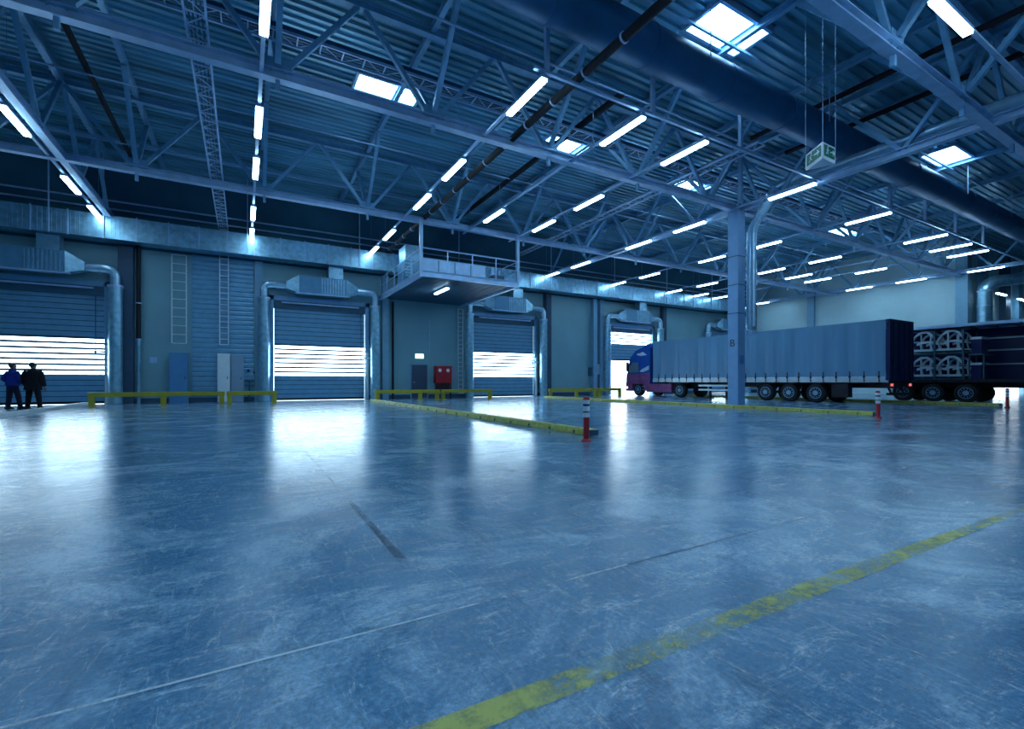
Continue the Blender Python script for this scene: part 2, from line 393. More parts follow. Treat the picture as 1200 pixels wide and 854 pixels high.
# door control cords beside the doors
wheres = ['leftmost roller door', 'second roller door', 'third roller door', 'open door by the cab', 'door behind the trailer']
def elbow_pipes(n, a, b, w):
    zt = 6.55
    u = thing('door_air_heater', 'air heater box with tapered ends above the %s' % w, 'air heater', ((a+b)/2, YW, 5.9+0.1))
    cx = (a+b)/2; y0, y1 = YW-0.95, YW-0.25; z0, z1 = 6.15, 7.15
    MB().box(cx-1.3, cx+1.3, y0, y1, z0, z1).build('casing', 'unit_side', u, bevel=0.02)
    for s in (-1, 1):
        xa, xb = cx+s*1.3, cx+s*1.95; ym = (y0+y1)/2; q = 0.2; zm = zt
        MB().frustum([(xa, y0, z0), (xa, y1, z0), (xa, y1, z1), (xa, y0, z1)], [(xb, ym-q, zm-q), (xb, ym+q, zm-q), (xb, ym+q, zm+q), (xb, ym-q, zm+q)]).build('transition', 'galvanised', u)
    r = MB()
    for k in range(9): r.box(cx-0.1+k*0.15, cx-0.04+k*0.15, y0-0.02, y0, z0+0.05, z1-0.05)
    r.build('rib_panel', 'galvanised', u)
    MB().box(cx+0.3, cx+1.1, y0+0.1, y1, z1, 7.85).build('intake_duct', 'galvanised', u)
    MB().box(cx-1.5, cx+1.5, y0-0.03, y0+0.02, z0-0.06, z0+0.02).build('lip', 'steel_light', u)
    for s, nm in ((-1, 'left'), (1, 'right')):
        x = a-0.5 if s < 0 else b+0.5; ym = (y0+y1)/2
        v = thing('air_duct', 'round galvanised air duct down the %s side of the %s' % (nm, w), 'duct', (x, ym, 0))
        MB().tube([(x, ym, 0.02), (x, ym, 5.75)], 0.29, 20).build('riser', 'galvanised', v)
        MB().tube([(x, ym, 5.66), (x, ym, 5.78)], 0.32, 20).build('collar', 'steel_light', v)
        path = resample(arc([(x, ym, 5.75), (x, ym, zt), (cx+s*1.955, ym, zt)], 0.6, 10), 0.05)
        MB().tube(path, [0.2+(0.012 if i % 2 else -0.012) for i in range(len(path))], 18).build('flexible_duct', 'spiral', v)
        MB().bar((x, ym+0.28, 2.6), (x, YW-0.03, 2.6), 0.05).bar((x, ym+0.28, 5.0), (x, YW-0.03, 5.0), 0.05).build('bracket', 'steel_light', v)
for n, (a, b) in enumerate(DOORS): elbow_pipes(n, a, b, wheres[n])

# long rectangular wall duct
wd = thing('wall_duct', 'long rectangular galvanised duct running along the top of the back wall', 'duct', (10, 29.2, 7.8))
m = MB(); m.box(-17.5, 40.5, 28.75, 29.75, 7.88, 8.98)
m.build('duct_run', 'galvanised', wd)
x = -17.0
while x < 40:
    MB().box(x, x+0.05, 28.70, 28.75, 7.84, 9.02).build('flange', 'steel_light', wd); x += 1.25
r = MB(); x = -17.3
while x < 40:
    r.box(x, x+0.025, 28.735, 28.75, 7.9, 8.96); x += 0.16
r.build('stiffening_rib', 'galvanised', wd)
for x in (-13, -7.6, -5.7, 0.2, 6.0, 12.4, 19.8, 26, 32, 38): MB().bar((x, 28.67, 7.84), (x, 28.67, 11.9), 0.05).build('hanger', 'steel_light', wd)
p, rr = ribs((40.5, 29.25, 8.4), (43.5, 29.25, 8.4), 0.45, 24, 0.03)
MB().tube(p, rr, 20).build('flexible_end', 'spiral', wd)
# small conduits on the upper wall
for z, lb in ((9.9, 'thin steel conduit along the dark upper back wall above the wall duct'), (9.5, 'lower thin conduit along the dark upper back wall just over the wall duct')):
    tag(MB().tube([(-17.5, 29.5, z), (46, 29.5, z)], 0.045, 8).build('conduit', 'steel_light'), lb, 'pipe')

# ---------------------------------------------------------------- trusses along X
ZB, ZT = 9.05, 11.72
def xtruss(x0, x1, y):
    t = thing('roof_truss', '', 'truss', (x0, y, ZB-0.15), 'roof trusses parallel to the back wall')
    MB().ibeam((x0, y, ZB), (x1, y, ZB), 0.27, 0.27).build('bottom_chord', 'steel_light', t)  # lighter steel paints in the light reaching the chord from floor and doors
    MB().ibeam((x0, y, ZT), (x1, y, ZT), 0.22, 0.24).build('top_chord', 'steel', t)
    n = 0; xb = -5.6+2.125-4.25*3
    while xb < x1+1:
        for s in (-1, 1):
            xt = xb+s*2.125
            if x0 < xt < x1 and x0 < xb < x1:
                MB().bar((xb+s*0.12, y, ZB+0.1), (xt-s*0.1, y, ZT-0.1), 0.13, 0.13).build('diagonal', 'steel', t)
        if x0 < xb < x1:
            MB().prism([(xb-0.35, ZB+0.1), (xb+0.35, ZB+0.1), (xb+0.28, ZB+0.4), (xb-0.28, ZB+0.4)], 'y', y-0.09, y+0.09).box(xb-0.05, xb+0.05, y-0.05, y+0.05, ZB-0.4, ZB-0.12).build('gusset', 'steel', t)
        xb += 4.25
    return t
TY = [(13.6, 'main roof truss passing over the lone column, second nearest the camera'), (22.3, 'roof truss holding up the mezzanine, nearest the back wall'), (5.2, 'roof truss crossing the top right corner, nearest the camera'), (-3.3, 'roof truss overhead behind the camera position')]
tr = xtruss(-18, 47, 13.6)
for i, (y, lb) in enumerate(TY): place(tr, i == 0, (-18, y, ZB-0.15), lb)

# girders along Y
def ygirder(x, y0, y1):
    t = thing('roof_girder', '', 'girder', (x, y0, ZB-0.15), 'roof girders running towards the back wall')
    MB().ibeam((x, y0, ZB), (x, y1, ZB), 0.24, 0.26).build('bottom_chord', 'steel_light', t)  # light from below is put into the paler steel here too
    MB().ibeam((x, y0, ZT), (x, y1, ZT), 0.2, 0.22).build('top_chord', 'steel', t)
    ys = [5.2+8.55*k for k in (-2, -1, 0, 1, 2)]
    for ya in ys:
        for a, b in (((ya+0.2, ZT-0.1), (ya+2.1, ZB+0.1)), ((ya+2.2, ZB+0.1), (ya+4.25, ZT-0.1)), ((ya+4.35, ZT-0.1), (ya+6.35, ZB+0.1)), ((ya+6.45, ZB+0.1), (ya+8.4, ZT-0.1))):
            if a[0] > y0 and b[0] < y1: MB().bar((x, a[0], a[1]), (x, b[0], b[1]), 0.13).build('diagonal', 'steel', t)
    return t
gd = ygirder(-5.55, -13.9, 29.9)
for i, (x, lb) in enumerate([(-5.55, 'lattice roof girder at the left, above the leftmost light row'), (19.85, 'lattice roof girder running over the lone column to the back wall'), (45.2, 'lattice roof girder close to the pale right wall')]):
    place(gd, i == 0, (x, -13.9, ZB-0.15), lb)

# joists along Y under the deck, one at each upper node
jo = thing('roof_joist', '', 'joist', (0, 0, 11.7), 'roof joists under the corrugated deck')
MB().ibeam((0, -13.9, 11.86), (0, 29.9, 11.86), 0.16, 0.24).build('beam', 'steel', jo)
for y in (-3.3, 5.2, 13.6, 22.3):
    for s in (-1, 1): br = MB().bar((0, y+s*0.12, ZB+0.25), (0, y+s*2.2, 11.72), 0.14).build('knee_brace', 'steel', jo)
xj = -18+0.15; k = 0
xj = -5.6-4.25*2+2.125
names_j = ['over the far left bay', 'left of the leftmost light row', 'right of the leftmost light row', 'just left of the second light row', 'left of the sprinkler main', 'between the third and fourth light rows', 'right of the fifth light row', 'left of the lone column', 'right of the lone column', 'above the grey trailer front', 'above the grey trailer roof', 'over the open sided trailer', 'right of the open sided trailer', 'near the pale right wall']
while xj < 46:
    lb = 'slim steel roof joist with knee braces, %s' % (names_j[k] if k < len(names_j) else 'in the far right bay')
    place(jo, k == 0, (xj, 0, 11.7), lb); k += 1; xj += 4.25

# purlin ties parallel to the wall
tie = MB().bar((-18, 0, 11.62), (47, 0, 11.62), 0.08, 0.08).build('roof_tie', 'steel', None, org=(0, 0, 0))
tag(tie, '', 'beam', 'thin roof ties between the trusses')
for i, (y, lb) in enumerate([(17.95, 'thin roof tie between the two farther trusses'), (26.2, 'thin roof tie between the last truss and the back wall'), (9.3, 'thin roof tie above the big round duct'), (11.4, 'thin roof tie just before the truss over the column')]):
    o = tie if i == 0 else tie.copy()
    if i: C.objects.link(o)
    o.location = (0, y, 0); o['label'] = lb

# ---------------------------------------------------------------- lone column
cl = thing('steel_column', 'tall square blue grey column marked B standing alone beside the yellow kerb', 'column', (19.75, 13.6, 0))
MB().box(19.45, 19.97, 13.32, 13.84, 0, ZB-0.13).build('shaft', 'column_paint', cl, bevel=0.015)
MB().box(19.35, 20.07, 13.22, 13.94, 0, 0.04).build('base_plate', 'steel', cl)
b = MB()
for z in (4.2, 5.5, 6.8): b.box(19.435, 19.985, 13.305, 13.855, z, z+0.035)
b.build('band', 'dark_head', cl)
MB().box(19.55, 19.85, 13.29, 13.32, 1.9, 2.3).build('tag_plate', 'cabinet_blue', cl)
text_mesh('B', 0.46, 'letter', 'ink', cl, (19.445, 13.6, 2.85), (PI/2, 0, -PI/2))
text_mesh('11', 0.16, 'number', 'ink', cl, (19.445, 13.6, 2.45), (PI/2, 0, -PI/2)) if False else None
MB().bar((19.6, 13.3, ZB+0.1), (19.6, 13.3, 11.6), 0.16).build('upper_post', 'steel_light', cl)

# column at the left truss bay end on the wall and one at the right opening are trims; drops over the column
# ---------------------------------------------------------------- lights
lt = thing('ceiling_light', '', 'light', (0, 0, 8.9), 'tube ceiling lights')
MB().box(-0.10, 0.10, -0.94, 0.94, 8.88, 8.96).build('housing', 'steel_light', lt)
MB().box(-0.085, 0.085, -0.92, 0.92, 8.82, 8.885).build('diffuser', 'lamp', lt)
ROWS = [(-5.9, [1, 1, 1, 1, 1], 'leftmost row'), (0.4, [1, 1, 1, 1, 1], 'second row from the left'), (6.7, [1, 1, 1, 1, 1], 'row beside the thick black pipe'),
        (10.2, [1, 0, 1, 0, 0], 'fourth row from the left'), (13.0, [1, 1, 1, 0, 0], 'fifth row from the left'), (19.45, [1, 1, 1, 1, 1], 'row passing the lone column'),
        (25.8, [1, 1, 1, 1, 1], 'row over the grey trailer'), (32.2, [1, 1, 1, 1, 1], 'row over the open trailer'), (35.6, [1, 0, 1, 0, 1], 'first row right of the trailers'),
        (38.2, [1, 1, 1, 0, 1], 'second row right of the trailers'), (44.6, [1, 1, 1, 0, 1], 'row next to the pale wall')]
YL = [10.93, 16.0, 19.5, 24.75, 28.2]
ORD = ['nearest the camera', 'second from the camera', 'in the middle', 'second from the back wall', 'nearest the back wall']
first = True
for x, on, nm in ROWS:
    y1 = 29.25 if on[4] or on[3] else 23.0
    rl = thing('light_rail', 'slim steel mounting rail of the light %s' % nm, 'rail', (x, 10, 8.95), 'mounting rails of the ceiling lights')
    MB().box(x-0.045, x+0.045, 10.0, y1, 8.965, 9.03).build('channel', 'steel_light', rl)
    h = MB(); y = 12.3
    while y < y1: h.bar((x, y, 9.03), (x, y, 11.98), 0.012); y += 3.3
    h.build('hanger_wire', 'steel', rl)
    for j, o in enumerate(on):
        if not o: continue
        YY = YL[j] + (0.9 if (x > 44 and j == 0) else 0)
        place(lt, first, (x, YY, 8.9), 'white tube fixture %s, in the %s' % (ORD[j], nm)); first = False
# cross rail at the camera end of the rows with its posts
cr = thing('light_rail', 'cross rail joining the camera ends of the light rows, under the big duct', 'rail', (25, 10, 8.9))
MB().bar((6.4, 10.04, 9.07), (46.5, 10.04, 9.07), 0.09, 0.07).build('channel', 'steel_light', cr)
for x in (6.8, 10.6, 14.8, 25.8, 29.6, 33.4, 37.5): MB().bar((x, 10.04, 9.10), (x, 10.04, 11.9), 0.11).build('post', 'steel_light', cr)
# row turned parallel to the wall, near camera
rl = thing('light_rail', 'mounting rail of the bright tube in the top right corner', 'rail', (20, 4.0, 8.95))
MB().box(8, 46, 3.955, 4.045, 8.97, 9.03).build('channel', 'steel_light', rl)
o = copy_tree(lt); o.location = (13.1, 4.0, 8.9); o.rotation_euler = (0, 0, PI/2); o['label'] = 'large bright tube fixture cut by the top right edge of the view'
for i, x in enumerate((51.3, 56.3)):
    o = copy_tree(lt); o.location = (x, 12.7, 7.95); o.rotation_euler = (0, 0, PI/2); o['label'] = ['left', 'right'][i] + ' one of two small tubes in the dark recess at the far right'
# light under the mezzanine
o = copy_tree(lt); o.location = (9.7, 24.9, 6.24); o['label'] = 'single tube fixture under the mezzanine platform'
# unseen lamps added behind the camera to brighten the near-left floor
for i, x in enumerate((-11, -5, 1, 7)):
    for j, y in enumerate((-10.0, -5.0)):
        o = copy_tree(lt); o.location = (x, y, 8.9); o['label'] = 'added unseen tube fixture behind the camera position'; o['group'] = 'added unseen tube lights behind the camera position'

# ---------------------------------------------------------------- big pipes and ducts overhead
bd = thing('round_duct', 'huge round dark blue ventilation duct crossing under the roof', 'duct', (20, 8.9, 9.4))
YD, ZD = 9.38, 10.36
MB().tube([(-17, YD, ZD), (60, YD, ZD)], 0.55, 40).build('duct_run', 'duct_paint', bd)
x = -16
while x < 60: MB().tube([(x, YD, ZD), (x+0.05, YD, ZD)], 0.565, 40).build('seam', 'duct_paint', bd); x += 3.2
x = -14
while x < 60:
    for q in (-0.59, 0.59): MB().bar((x, YD+q, 10.3), (x, YD+q, 11.9), 0.022).build('hanger_rod', 'steel_light', bd)
    x += 6.4
sp = thing('sprinkler_main', 'thick black pipe with pale clamps running to the back wall under the duct', 'pipe', (7.8, 5, 9.1))
MB().tube([(7.8, -13, 9.22), (7.8, 29.4, 9.22)], 0.11, 16).build('pipe', 'dark_pipe', sp)
cmp_ = MB(); y = 1.0
while y < 29: cmp_.tube([(7.8, y, 9.22), (7.8, y+0.05, 9.22)], 0.135, 16); y += 1.45
cmp_.build('clamp', 'steel_light', sp)
for x, lb in ((18.4, 'dark red pipe high under the roof left of the exit sign cables'), (20.9, 'dark red pipe high under the roof right of the column'), (24.0, 'dark red pipe high under the roof over the spiral duct'), (-9.2, 'dark pipe high under the roof at the far left'), (-4.4, 'dark pipe high under the roof beside the leftmost light row')):
    tag(MB().tube([(x, -12, 11.25), (x, 12.0 if x > 0 else 28, 11.25)], 0.09, 12).build('sprinkler_pipe', 'red_pipe' if x > 0 else 'dark_pipe'), lb, 'pipe', 'dark sprinkler pipes under the roof')
tag(MB().tube([(-16, 14.9, 11.15), (40, 14.9, 11.15)], 0.15, 14).build('roof_pipe', 'duct_paint'), 'dark blue pipe parallel to the wall behind the truss over the column', 'pipe')
tag(MB().tube([(11.2, 12, 10.9), (11.2, 28, 10.9)], 0.12, 12).build('roof_pipe', 'dark_pipe'), 'dark pipe above the short light row right of the sprinkler main', 'pipe')
tag(MB().tube([(23.4, 13.0, 10.6), (23.4, 28, 10.6)], 0.08, 12).build('roof_pipe', 'dark_pipe'), 'thin dark pipe over the front of the grey trailer', 'pipe')
for i, (y, lb) in enumerate([(16.2, 'thin sprinkler branch pipe nearest the truss over the column'), (19.6, 'thin sprinkler branch pipe midway between two trusses'), (24.6, 'thin sprinkler branch pipe over the mezzanine'), (11.9, 'thin sprinkler branch pipe beside the big round duct')]):
    tag(MB().tube([(-16, y, 10.85), (44, y, 10.85)], 0.03, 8).build('sprinkler_branch', 'steel_light'), lb, 'pipe', 'thin sprinkler branch pipes')

# cable trays
def tray(name_label, a, b, w, zig=0.5, brc=True):
    a = Vector(a); b = Vector(b); d = (b-a).normalized(); s = Vector((-d.y, d.x, 0)) if abs(d.z) < 0.9 else Vector((1, 0, 0))
    t = thing('cable_tray', name_label, 'cable tray', tuple(a))
    m = MB(); up = (0, 0, 1) if abs(d.z) < 0.9 else (0, 1, 0)
    for g in (-1, 1): m.bar(a+s*(g*w/2), b+s*(g*w/2), 0.045, 0.08, up)
    m.build('side_rail', 'cabinet_white' if abs(d.z) > 0.9 else 'steel_light', t)
    L = (b-a).length; n = int(L/zig); r = MB()
    for i in range(n+1):
        p = a+d*(i*L/n); r.bar(p-s*(w/2), p+s*(w/2), 0.035)
        if brc and i < n: q = a+d*((i+1)*L/n); sg = 1 if i % 2 else -1; r.bar(p-s*(sg*w/2), q+s*(sg*w/2), 0.02)
    r.build('rung', 'cabinet_white' if abs(d.z) > 0.9 else 'steel_light', t)
    if brc:
        c = MB(); 
        for k in (-0.3, -0.1, 0.12, 0.3): c.bar(a+s*(k*w)+Vector((0, 0, 0.03)), b+s*(k*w)+Vector((0, 0, 0.03)), 0.035, 0.02)
        c.build('cable', 'dark_head', t)
    return t
tray('ladder cable tray running overhead to the back wall above the wall ladder rack', (-0.93, 4, 9.3), (-0.93, 29.6, 9.3), 0.42)
tray('latticed cable tray parallel to the wall, passing under the bright left skylight', (-12, 14.35, 10.6), (34, 14.35, 10.6), 0.5, 0.6)
tray('ladder cable tray over the lone column towards the back wall', (17.2, 10.8, 10.2), (17.2, 29, 10.2), 0.45)
tray('vertical cable ladder on the back wall above the white cabinet', (-0.9, 29.8, 3.1), (-0.9, 29.8, 9.3), 0.4, 0.3, False)
tray('vertical cable ladder on the back wall above the blue cabinet', (-2.9, 29.85, 3.1), (-2.9, 29.85, 7.7), 0.62, 0.42, False)
tray('narrow cable ladder on the wall between the red cabinet and the third door', (13.0, 29.8, 0.3), (13.0, 29.8, 6.1), 0.35, 0.3, False)

# spiral duct by the column
sd = thing('spiral_duct', 'shiny spiral duct climbing beside the lone column, then running overhead', 'duct', (20.4, 13.2, 3.3))
path = resample(arc([(20.3, 13.25, 3.35), (20.3, 13.25, 8.1), (19.95, 12.35, 8.75), (20.0, 11.9, 9.57), (20.2, 9.8, 9.57), (20.2, -10, 9.57)], 0.5, 8), 0.07)
MB().tube(path, [0.20+(0.012 if i % 2 else -0.012) for i in range(len(path))], 18).build('duct_run', 'spiral', sd)
MB().tube([(20.3, 13.25, 3.3), (20.3, 13.25, 3.45)], 0.235, 18).build('collar', 'steel_light', sd)
MB().tube(arc([(20.02, 12.9, 3.6), (20.02, 12.9, 8.0), (19.8, 12.4, 8.5)], 0.4), 0.09, 12).build('side_pipe', 'spiral', sd)
# elbow duct by the right opening
ed = thing('air_duct', 'round pale duct with an elbow beside the opening at the end of the pale wall', 'duct', (46.6, 12.4, 0))
path = resample(arc([(46.6, 12.4, 0.02), (46.6, 12.4, 8.3), (48.6, 10.8, 8.5), (49.4, 10.1, 9.2)], 0.9, 8), 0.12)
MB().tube(path, 0.42, 20).build('duct_run', 'galvanised', ed)
MB().tube([(46.6, 12.4, 6.5), (46.6, 12.4, 6.6)], 0.46, 20).tube([(46.6, 12.4, 7.6), (46.6, 12.4, 7.7)], 0.46, 20).build('collar', 'steel_light', ed)

# hanging three sided exit sign
es = thing('exit_sign', 'three sided hanging exit sign on long wires near the top right', 'sign', (14.0, 7.05, 7.3))
P = [(13.66, 6.84), (14.34, 6.85), (14.06, 7.5)]
MB().prism(P, 'z', 7.2, 7.62).build('sign_box', 'white', es)
MB().prism([(p[0]*0.985+14.02*0.015, p[1]*0.985+7.06*0.015) for p in P], 'z', 7.17, 7.2).build('base_panel', 'white', es)
for i in range(3):
    a = Vector((*P[i], 0)); b = Vector((*P[(i+1) % 3], 0)); d = (b-a).normalized(); n = Vector((d.y, -d.x, 0)); L = (b-a).length
    m = MB(); z0, z1 = 7.26, 7.57
    pa, pb = a+d*0.06+n*0.006, b-d*0.06+n*0.006
    m.add([(pa.x, pa.y, z0), (pb.x, pb.y, z0), (pb.x, pb.y, z1), (pa.x, pa.y, z1)], [(0, 1, 2, 3)])
    m.build('sign_face', 'sign_green', es)
    g = MB(); c = (a+b)/2+n*0.012
    def Q(u, z): p = c+d*u; return (p.x, p.y, z)
    # running figure and arrow
    g.bar(Q(-0.16, 7.42), Q(-0.10, 7.50), 0.02).bar(Q(-0.10, 7.43), Q(-0.14, 7.36), 0.025).bar(Q(-0.14, 7.36), Q(-0.20, 7.32), 0.02).bar(Q(-0.12, 7.40), Q(-0.06, 7.33), 0.02).bar(Q(-0.10, 7.48), Q(-0.04, 7.44), 0.018)
    g.bar(Q(-0.11, 7.52), Q(-0.08, 7.54), 0.035)
    g.bar(Q(0.04, 7.42), Q(0.24, 7.42), 0.025).bar(Q(0.24, 7.42), Q(0.17, 7.49), 0.022).bar(Q(0.24, 7.42), Q(0.17, 7.35), 0.022)
    g.build('pictogram', 'white', es)
    MB().tube([(P[i][0], P[i][1], 7.62), (P[i][0], P[i][1], 11.98)], 0.008, 6).build('wire', 'steel_light', es)

# ---------------------------------------------------------------- mezzanine
mz = thing('mezzanine_platform', 'hanging steel equipment platform with railings above the grey service door', 'platform', (10.1, 26, 6.2))
x0, x1, y0, y1 = 7.5, 12.95, 21.9, 29.9
MB().box(x0, x1, y0, y1, 6.42, 6.5).build('deck', 'steel', mz)
c = MB(); y = y0+0.2
while y < y1-0.1: c.box(x0+0.1, x1-0.1, y, y+0.12, 6.33, 6.42); y += 0.28
c.build('underside_rib', 'dark_head', mz)
e = MB(); e.ibeam((x0, y0, 6.36), (x0, y1, 6.36), 0.14, 0.3).ibeam((x1, y0, 6.36), (x1, y1, 6.36), 0.14, 0.3).ibeam((x0, y0, 6.36), (x1, y0, 6.36), 0.14, 0.3)
e.build('edge_beam', 'steel_light', mz)
for x in (x0, x1): MB().bar((x, y0+0.05, 6.2), (x, y0+0.05, ZB-0.1), 0.15).build('hanger_post', 'steel_light', mz)
def rail(p, q, n):
    p = Vector(p); q = Vector(q)
    m = MB(); m.tube([p+Vector((0, 0, 1.1)), q+Vector((0, 0, 1.1))], 0.028, 8).tube([p+Vector((0, 0, 0.6)), q+Vector((0, 0, 0.6))], 0.02, 8)
    m.build('handrail', 'steel_light', mz)
    for i in range(n+1):
        r_ = p.lerp(q, i/n); MB().bar(r_, r_+Vector((0, 0, 1.1)), 0.045).build('baluster', 'steel_light', mz)
rail((x0, y0, 6.5), (x0, y1-0.2, 6.5), 5); rail((x0, y0, 6.5), (x1, y0, 6.5), 4); rail((x1, y0, 6.5), (x1, y1-0.2, 6.5), 5)
ah = thing('air_handling_unit', 'long blue grey air handling unit lying on the mezzanine behind the front railing', 'ventilation unit', (9.6, 23.2, 6.5))
MB().box(7.7, 11.4, 22.6, 23.9, 6.52, 7.35).build('casing', 'unit_side', ah, bevel=0.02)
pn = MB()
for k in range(4): pn.box(7.78+k*0.9, 8.6+k*0.9, 22.575, 22.6, 6.6, 7.27)
pn.build('panel', 'steel_light', ah)
s2 = thing('ventilation_unit', 'silver box unit raised on a louvred base at the left end of the mezzanine', 'ventilation unit', (8.1, 26.0, 6.5))
MB().box(7.7, 8.9, 25.2, 26.6, 6.52, 7.75).build('base', 'unit_side', s2)
lv = MB()
for k in range(6): lv.box(7.72, 8.88, 25.14, 25.2, 6.7+k*0.17, 6.8+k*0.17)
lv.build('louvre', 'galvanised', s2)
MB().box(7.75, 8.7, 25.3, 26.5, 7.75, 8.65).build('duct_box', 'galvanised', s2)
s3 = thing('ventilation_unit', 'small dark unit with pipes at the right end of the mezzanine', 'ventilation unit', (12.3, 23.4, 6.5))
MB().box(12.0, 12.7, 23.0, 24.0, 6.52, 7.0).build('casing', 'dark_head', s3)
MB().tube([(12.1, 23.3, 7.0), (12.1, 23.3, 7.5)], 0.08, 10).tube([(12.5, 23.3, 7.0), (12.5, 23.3, 7.35)], 0.06, 10).build('stub_pipe', 'steel_light', s3)

# ---------------------------------------------------------------- things on the back wall
def cabinet(name, label, cat, x0, x1, z0, z1, m, dep=0.4, hinge=True):
    t = thing(name, label, cat, ((x0+x1)/2, YW-dep/2, z0))
    MB().box(x0, x1, YW-dep, YW-0.08, z0, z1).build('body', m, t, bevel=0.01)
    MB().box(x0+0.04, x1-0.04, YW-dep-0.02, YW-dep, z0+0.06, z1-0.06).build('door', m, t)
    MB().cb((x1-0.12, YW-dep-0.035, (z0+z1)/2), (0.03, 0.03, 0.14)).build('handle', 'black', t)
    return t
cabinet('electrical_cabinet', 'tall blue electrical cabinet on the back wall under a cable ladder', 'cabinet', -3.3, -2.5, 0.0, 2.6, 'cabinet_blue')
cabinet('electrical_cabinet', 'tall bright white electrical cabinet on the back wall, behind the yellow rails', 'cabinet', -1.2, -0.62, 0.0, 2.6, 'cabinet_white', 0.55)
cabinet('electrical_cabinet', 'pale grey electrical cabinet directly right of the bright white one', 'cabinet', -0.58, 0.02, 0.0, 2.55, 'cabinet_grey', 0.35)
wbn = thing('pipe_manifold', 'small pipe manifold with gauges on the wall left of the second door', 'pipework', (0.25, 29.8, 0.3))
MB().bar((0.06, 29.85, 1.15), (0.9, 29.85, 1.15), 0.1).bar((0.06, 29.85, 0.9), (0.9, 29.85, 0.9), 0.07).build('header_pipe', 'dark_head', wbn)
MB().tube([(0.80, 29.7, 1.0), (0.80, 29.7, 4.2)], 0.04, 8).tube([(0.3, 29.85, 0.1), (0.3, 29.85, 1.1)], 0.03, 8).build('riser', 'dark_head', wbn)
MB().cb((0.25, 29.82, 1.7), (0.12, 0.06, 0.12)).cb((0.55, 29.82, 1.6), (0.12, 0.06, 0.12)).build('gauge', 'black', wbn)
tag(MB().box(-4.15, -3.85, 29.95, 30, 2.05, 2.35).build('socket_plate', 'steel_light', bevel=0.01), 'small square socket plate on the bare wall left of the blue cabinet', 'socket')
dp = thing('drain_pipe', 'black rainwater pipe with a silver lower end beside the leftmost door', 'pipe', (-4.55, 29.7, 0))
MB().tube([(-4.55, 29.7, 3.2), (-4.55, 29.7, 8.0)], 0.10, 14).build('upper_pipe', 'black', dp)
MB().tube([(-4.55, 29.7, 0.0), (-4.55, 29.7, 3.2)], 0.085, 14).build('lower_pipe', 'galvanised', dp)
MB().tube([(-4.55, 29.7, 3.15), (-4.55, 29.7, 3.25)], 0.13, 14).tube([(-4.55, 29.7, 5.0), (-4.55, 29.7, 5.06)], 0.13, 14).build('clamp', 'steel_light', dp)
dp2 = thing('drain_pipe', 'thin dark pipe on the wall left of the grey service door', 'pipe', (8.3, 29.7, 0))
MB().tube([(8.3, 29.75, 0.0), (8.3, 29.75, 6.2)], 0.07, 12).build('upper_pipe', 'black', dp2)
gdoor = thing('service_door', 'plain dark grey service door in the back wall under the green exit sign', 'door', (12.0, 29.97, 0))
def xw(u):  # wall x under picture column u
    T = math.atan(315/549); r = (u-600)/549; return 30*(r*math.cos(T)+math.sin(T))/(-r*math.sin(T)+math.cos(T))
a, b = xw(482), xw(500); gdoor.location = ((a+b)/2, 29.97, 0); gdoor['_o'] = ((a+b)/2, 29.97, 0)
MB().box(a-0.07, b+0.07, 29.93, 30, 0, 2.27).build('frame', 'pilaster', gdoor)
MB().box(a, b, 29.9, 29.95, 0.02, 2.2).build('leaf', 'door_grey', gdoor)
MB().cb((a+0.15, 29.87, 1.05), (0.14, 0.04, 0.03)).build('handle', 'steel_light', gdoor)
xg = thing('exit_sign', 'small glowing green exit sign on the wall above the grey service door', 'sign', ((a+b)/2, 29.9, 2.6))
MB().cb(((a+b)/2, 29.92, 2.78), (0.55, 0.08, 0.28)).build('sign_face', 'exit_sign', xg)
MB().cb(((a+b)/2, 29.95, 2.78), (0.61, 0.07, 0.34)).build('sign_box', 'white', xg)
a, b = xw(508), xw(527)
fcab = thing('fire_cabinet', 'red fire equipment cabinet on dark legs right of the grey service door', 'cabinet', ((a+b)/2, 29.8, 0))
MB().box(a, b, 29.6, 29.98, 1.0, 2.15).build('body', 'red', fcab, bevel=0.02)
MB().box(a+0.03, (a+b)/2-0.01, 29.57, 29.6, 1.05, 2.1).box((a+b)/2+0.01, b-0.03, 29.57, 29.6, 1.05, 2.1).build('door', 'red', fcab)
for x in (a+0.3, b-0.3): MB().tube([(x, 29.56, 1.85), (x, 29.57, 1.85)], 0.12, 16).build('emblem', 'white', fcab)
for x in (a+0.06, b-0.06): MB().bar((x, 29.7, 0), (x, 29.7, 1.0), 0.08).build('leg', 'chassis_red', fcab)
MB().box(a+0.15, b-0.15, 29.65, 29.9, 0.45, 1.0).build('hose_box', 'chassis_red', fcab)
tag(MB().cb((xw(531), 29.9, 1.7), (0.5, 0.2, 0.6)).build('control_box', 'cabinet_grey', bevel=0.02), 'small grey control box right of the red fire cabinet', 'control box')
mb = thing('meter_box', 'pale meter box on the wall left of the open door behind the cab', 'control box', (xw(697), 29.8, 1.6))
MB().cb((xw(697), 29.83, 2.1), (0.75, 0.3, 0.85)).build('body', 'cabinet_grey', mb, bevel=0.03)
MB().cb((xw(697)-0.55, 29.87, 1.9), (0.3, 0.2, 0.7)).build('side_box', 'dark_head', mb)
tag(MB().tube([(12.2-1.4, 29.93, 3.0), (12.2-1.4, 29.93, 5.2)], 0.02, 6).build('conduit', 'steel_light'), 'thin vertical conduit on the wall above the grey service door', 'pipe')
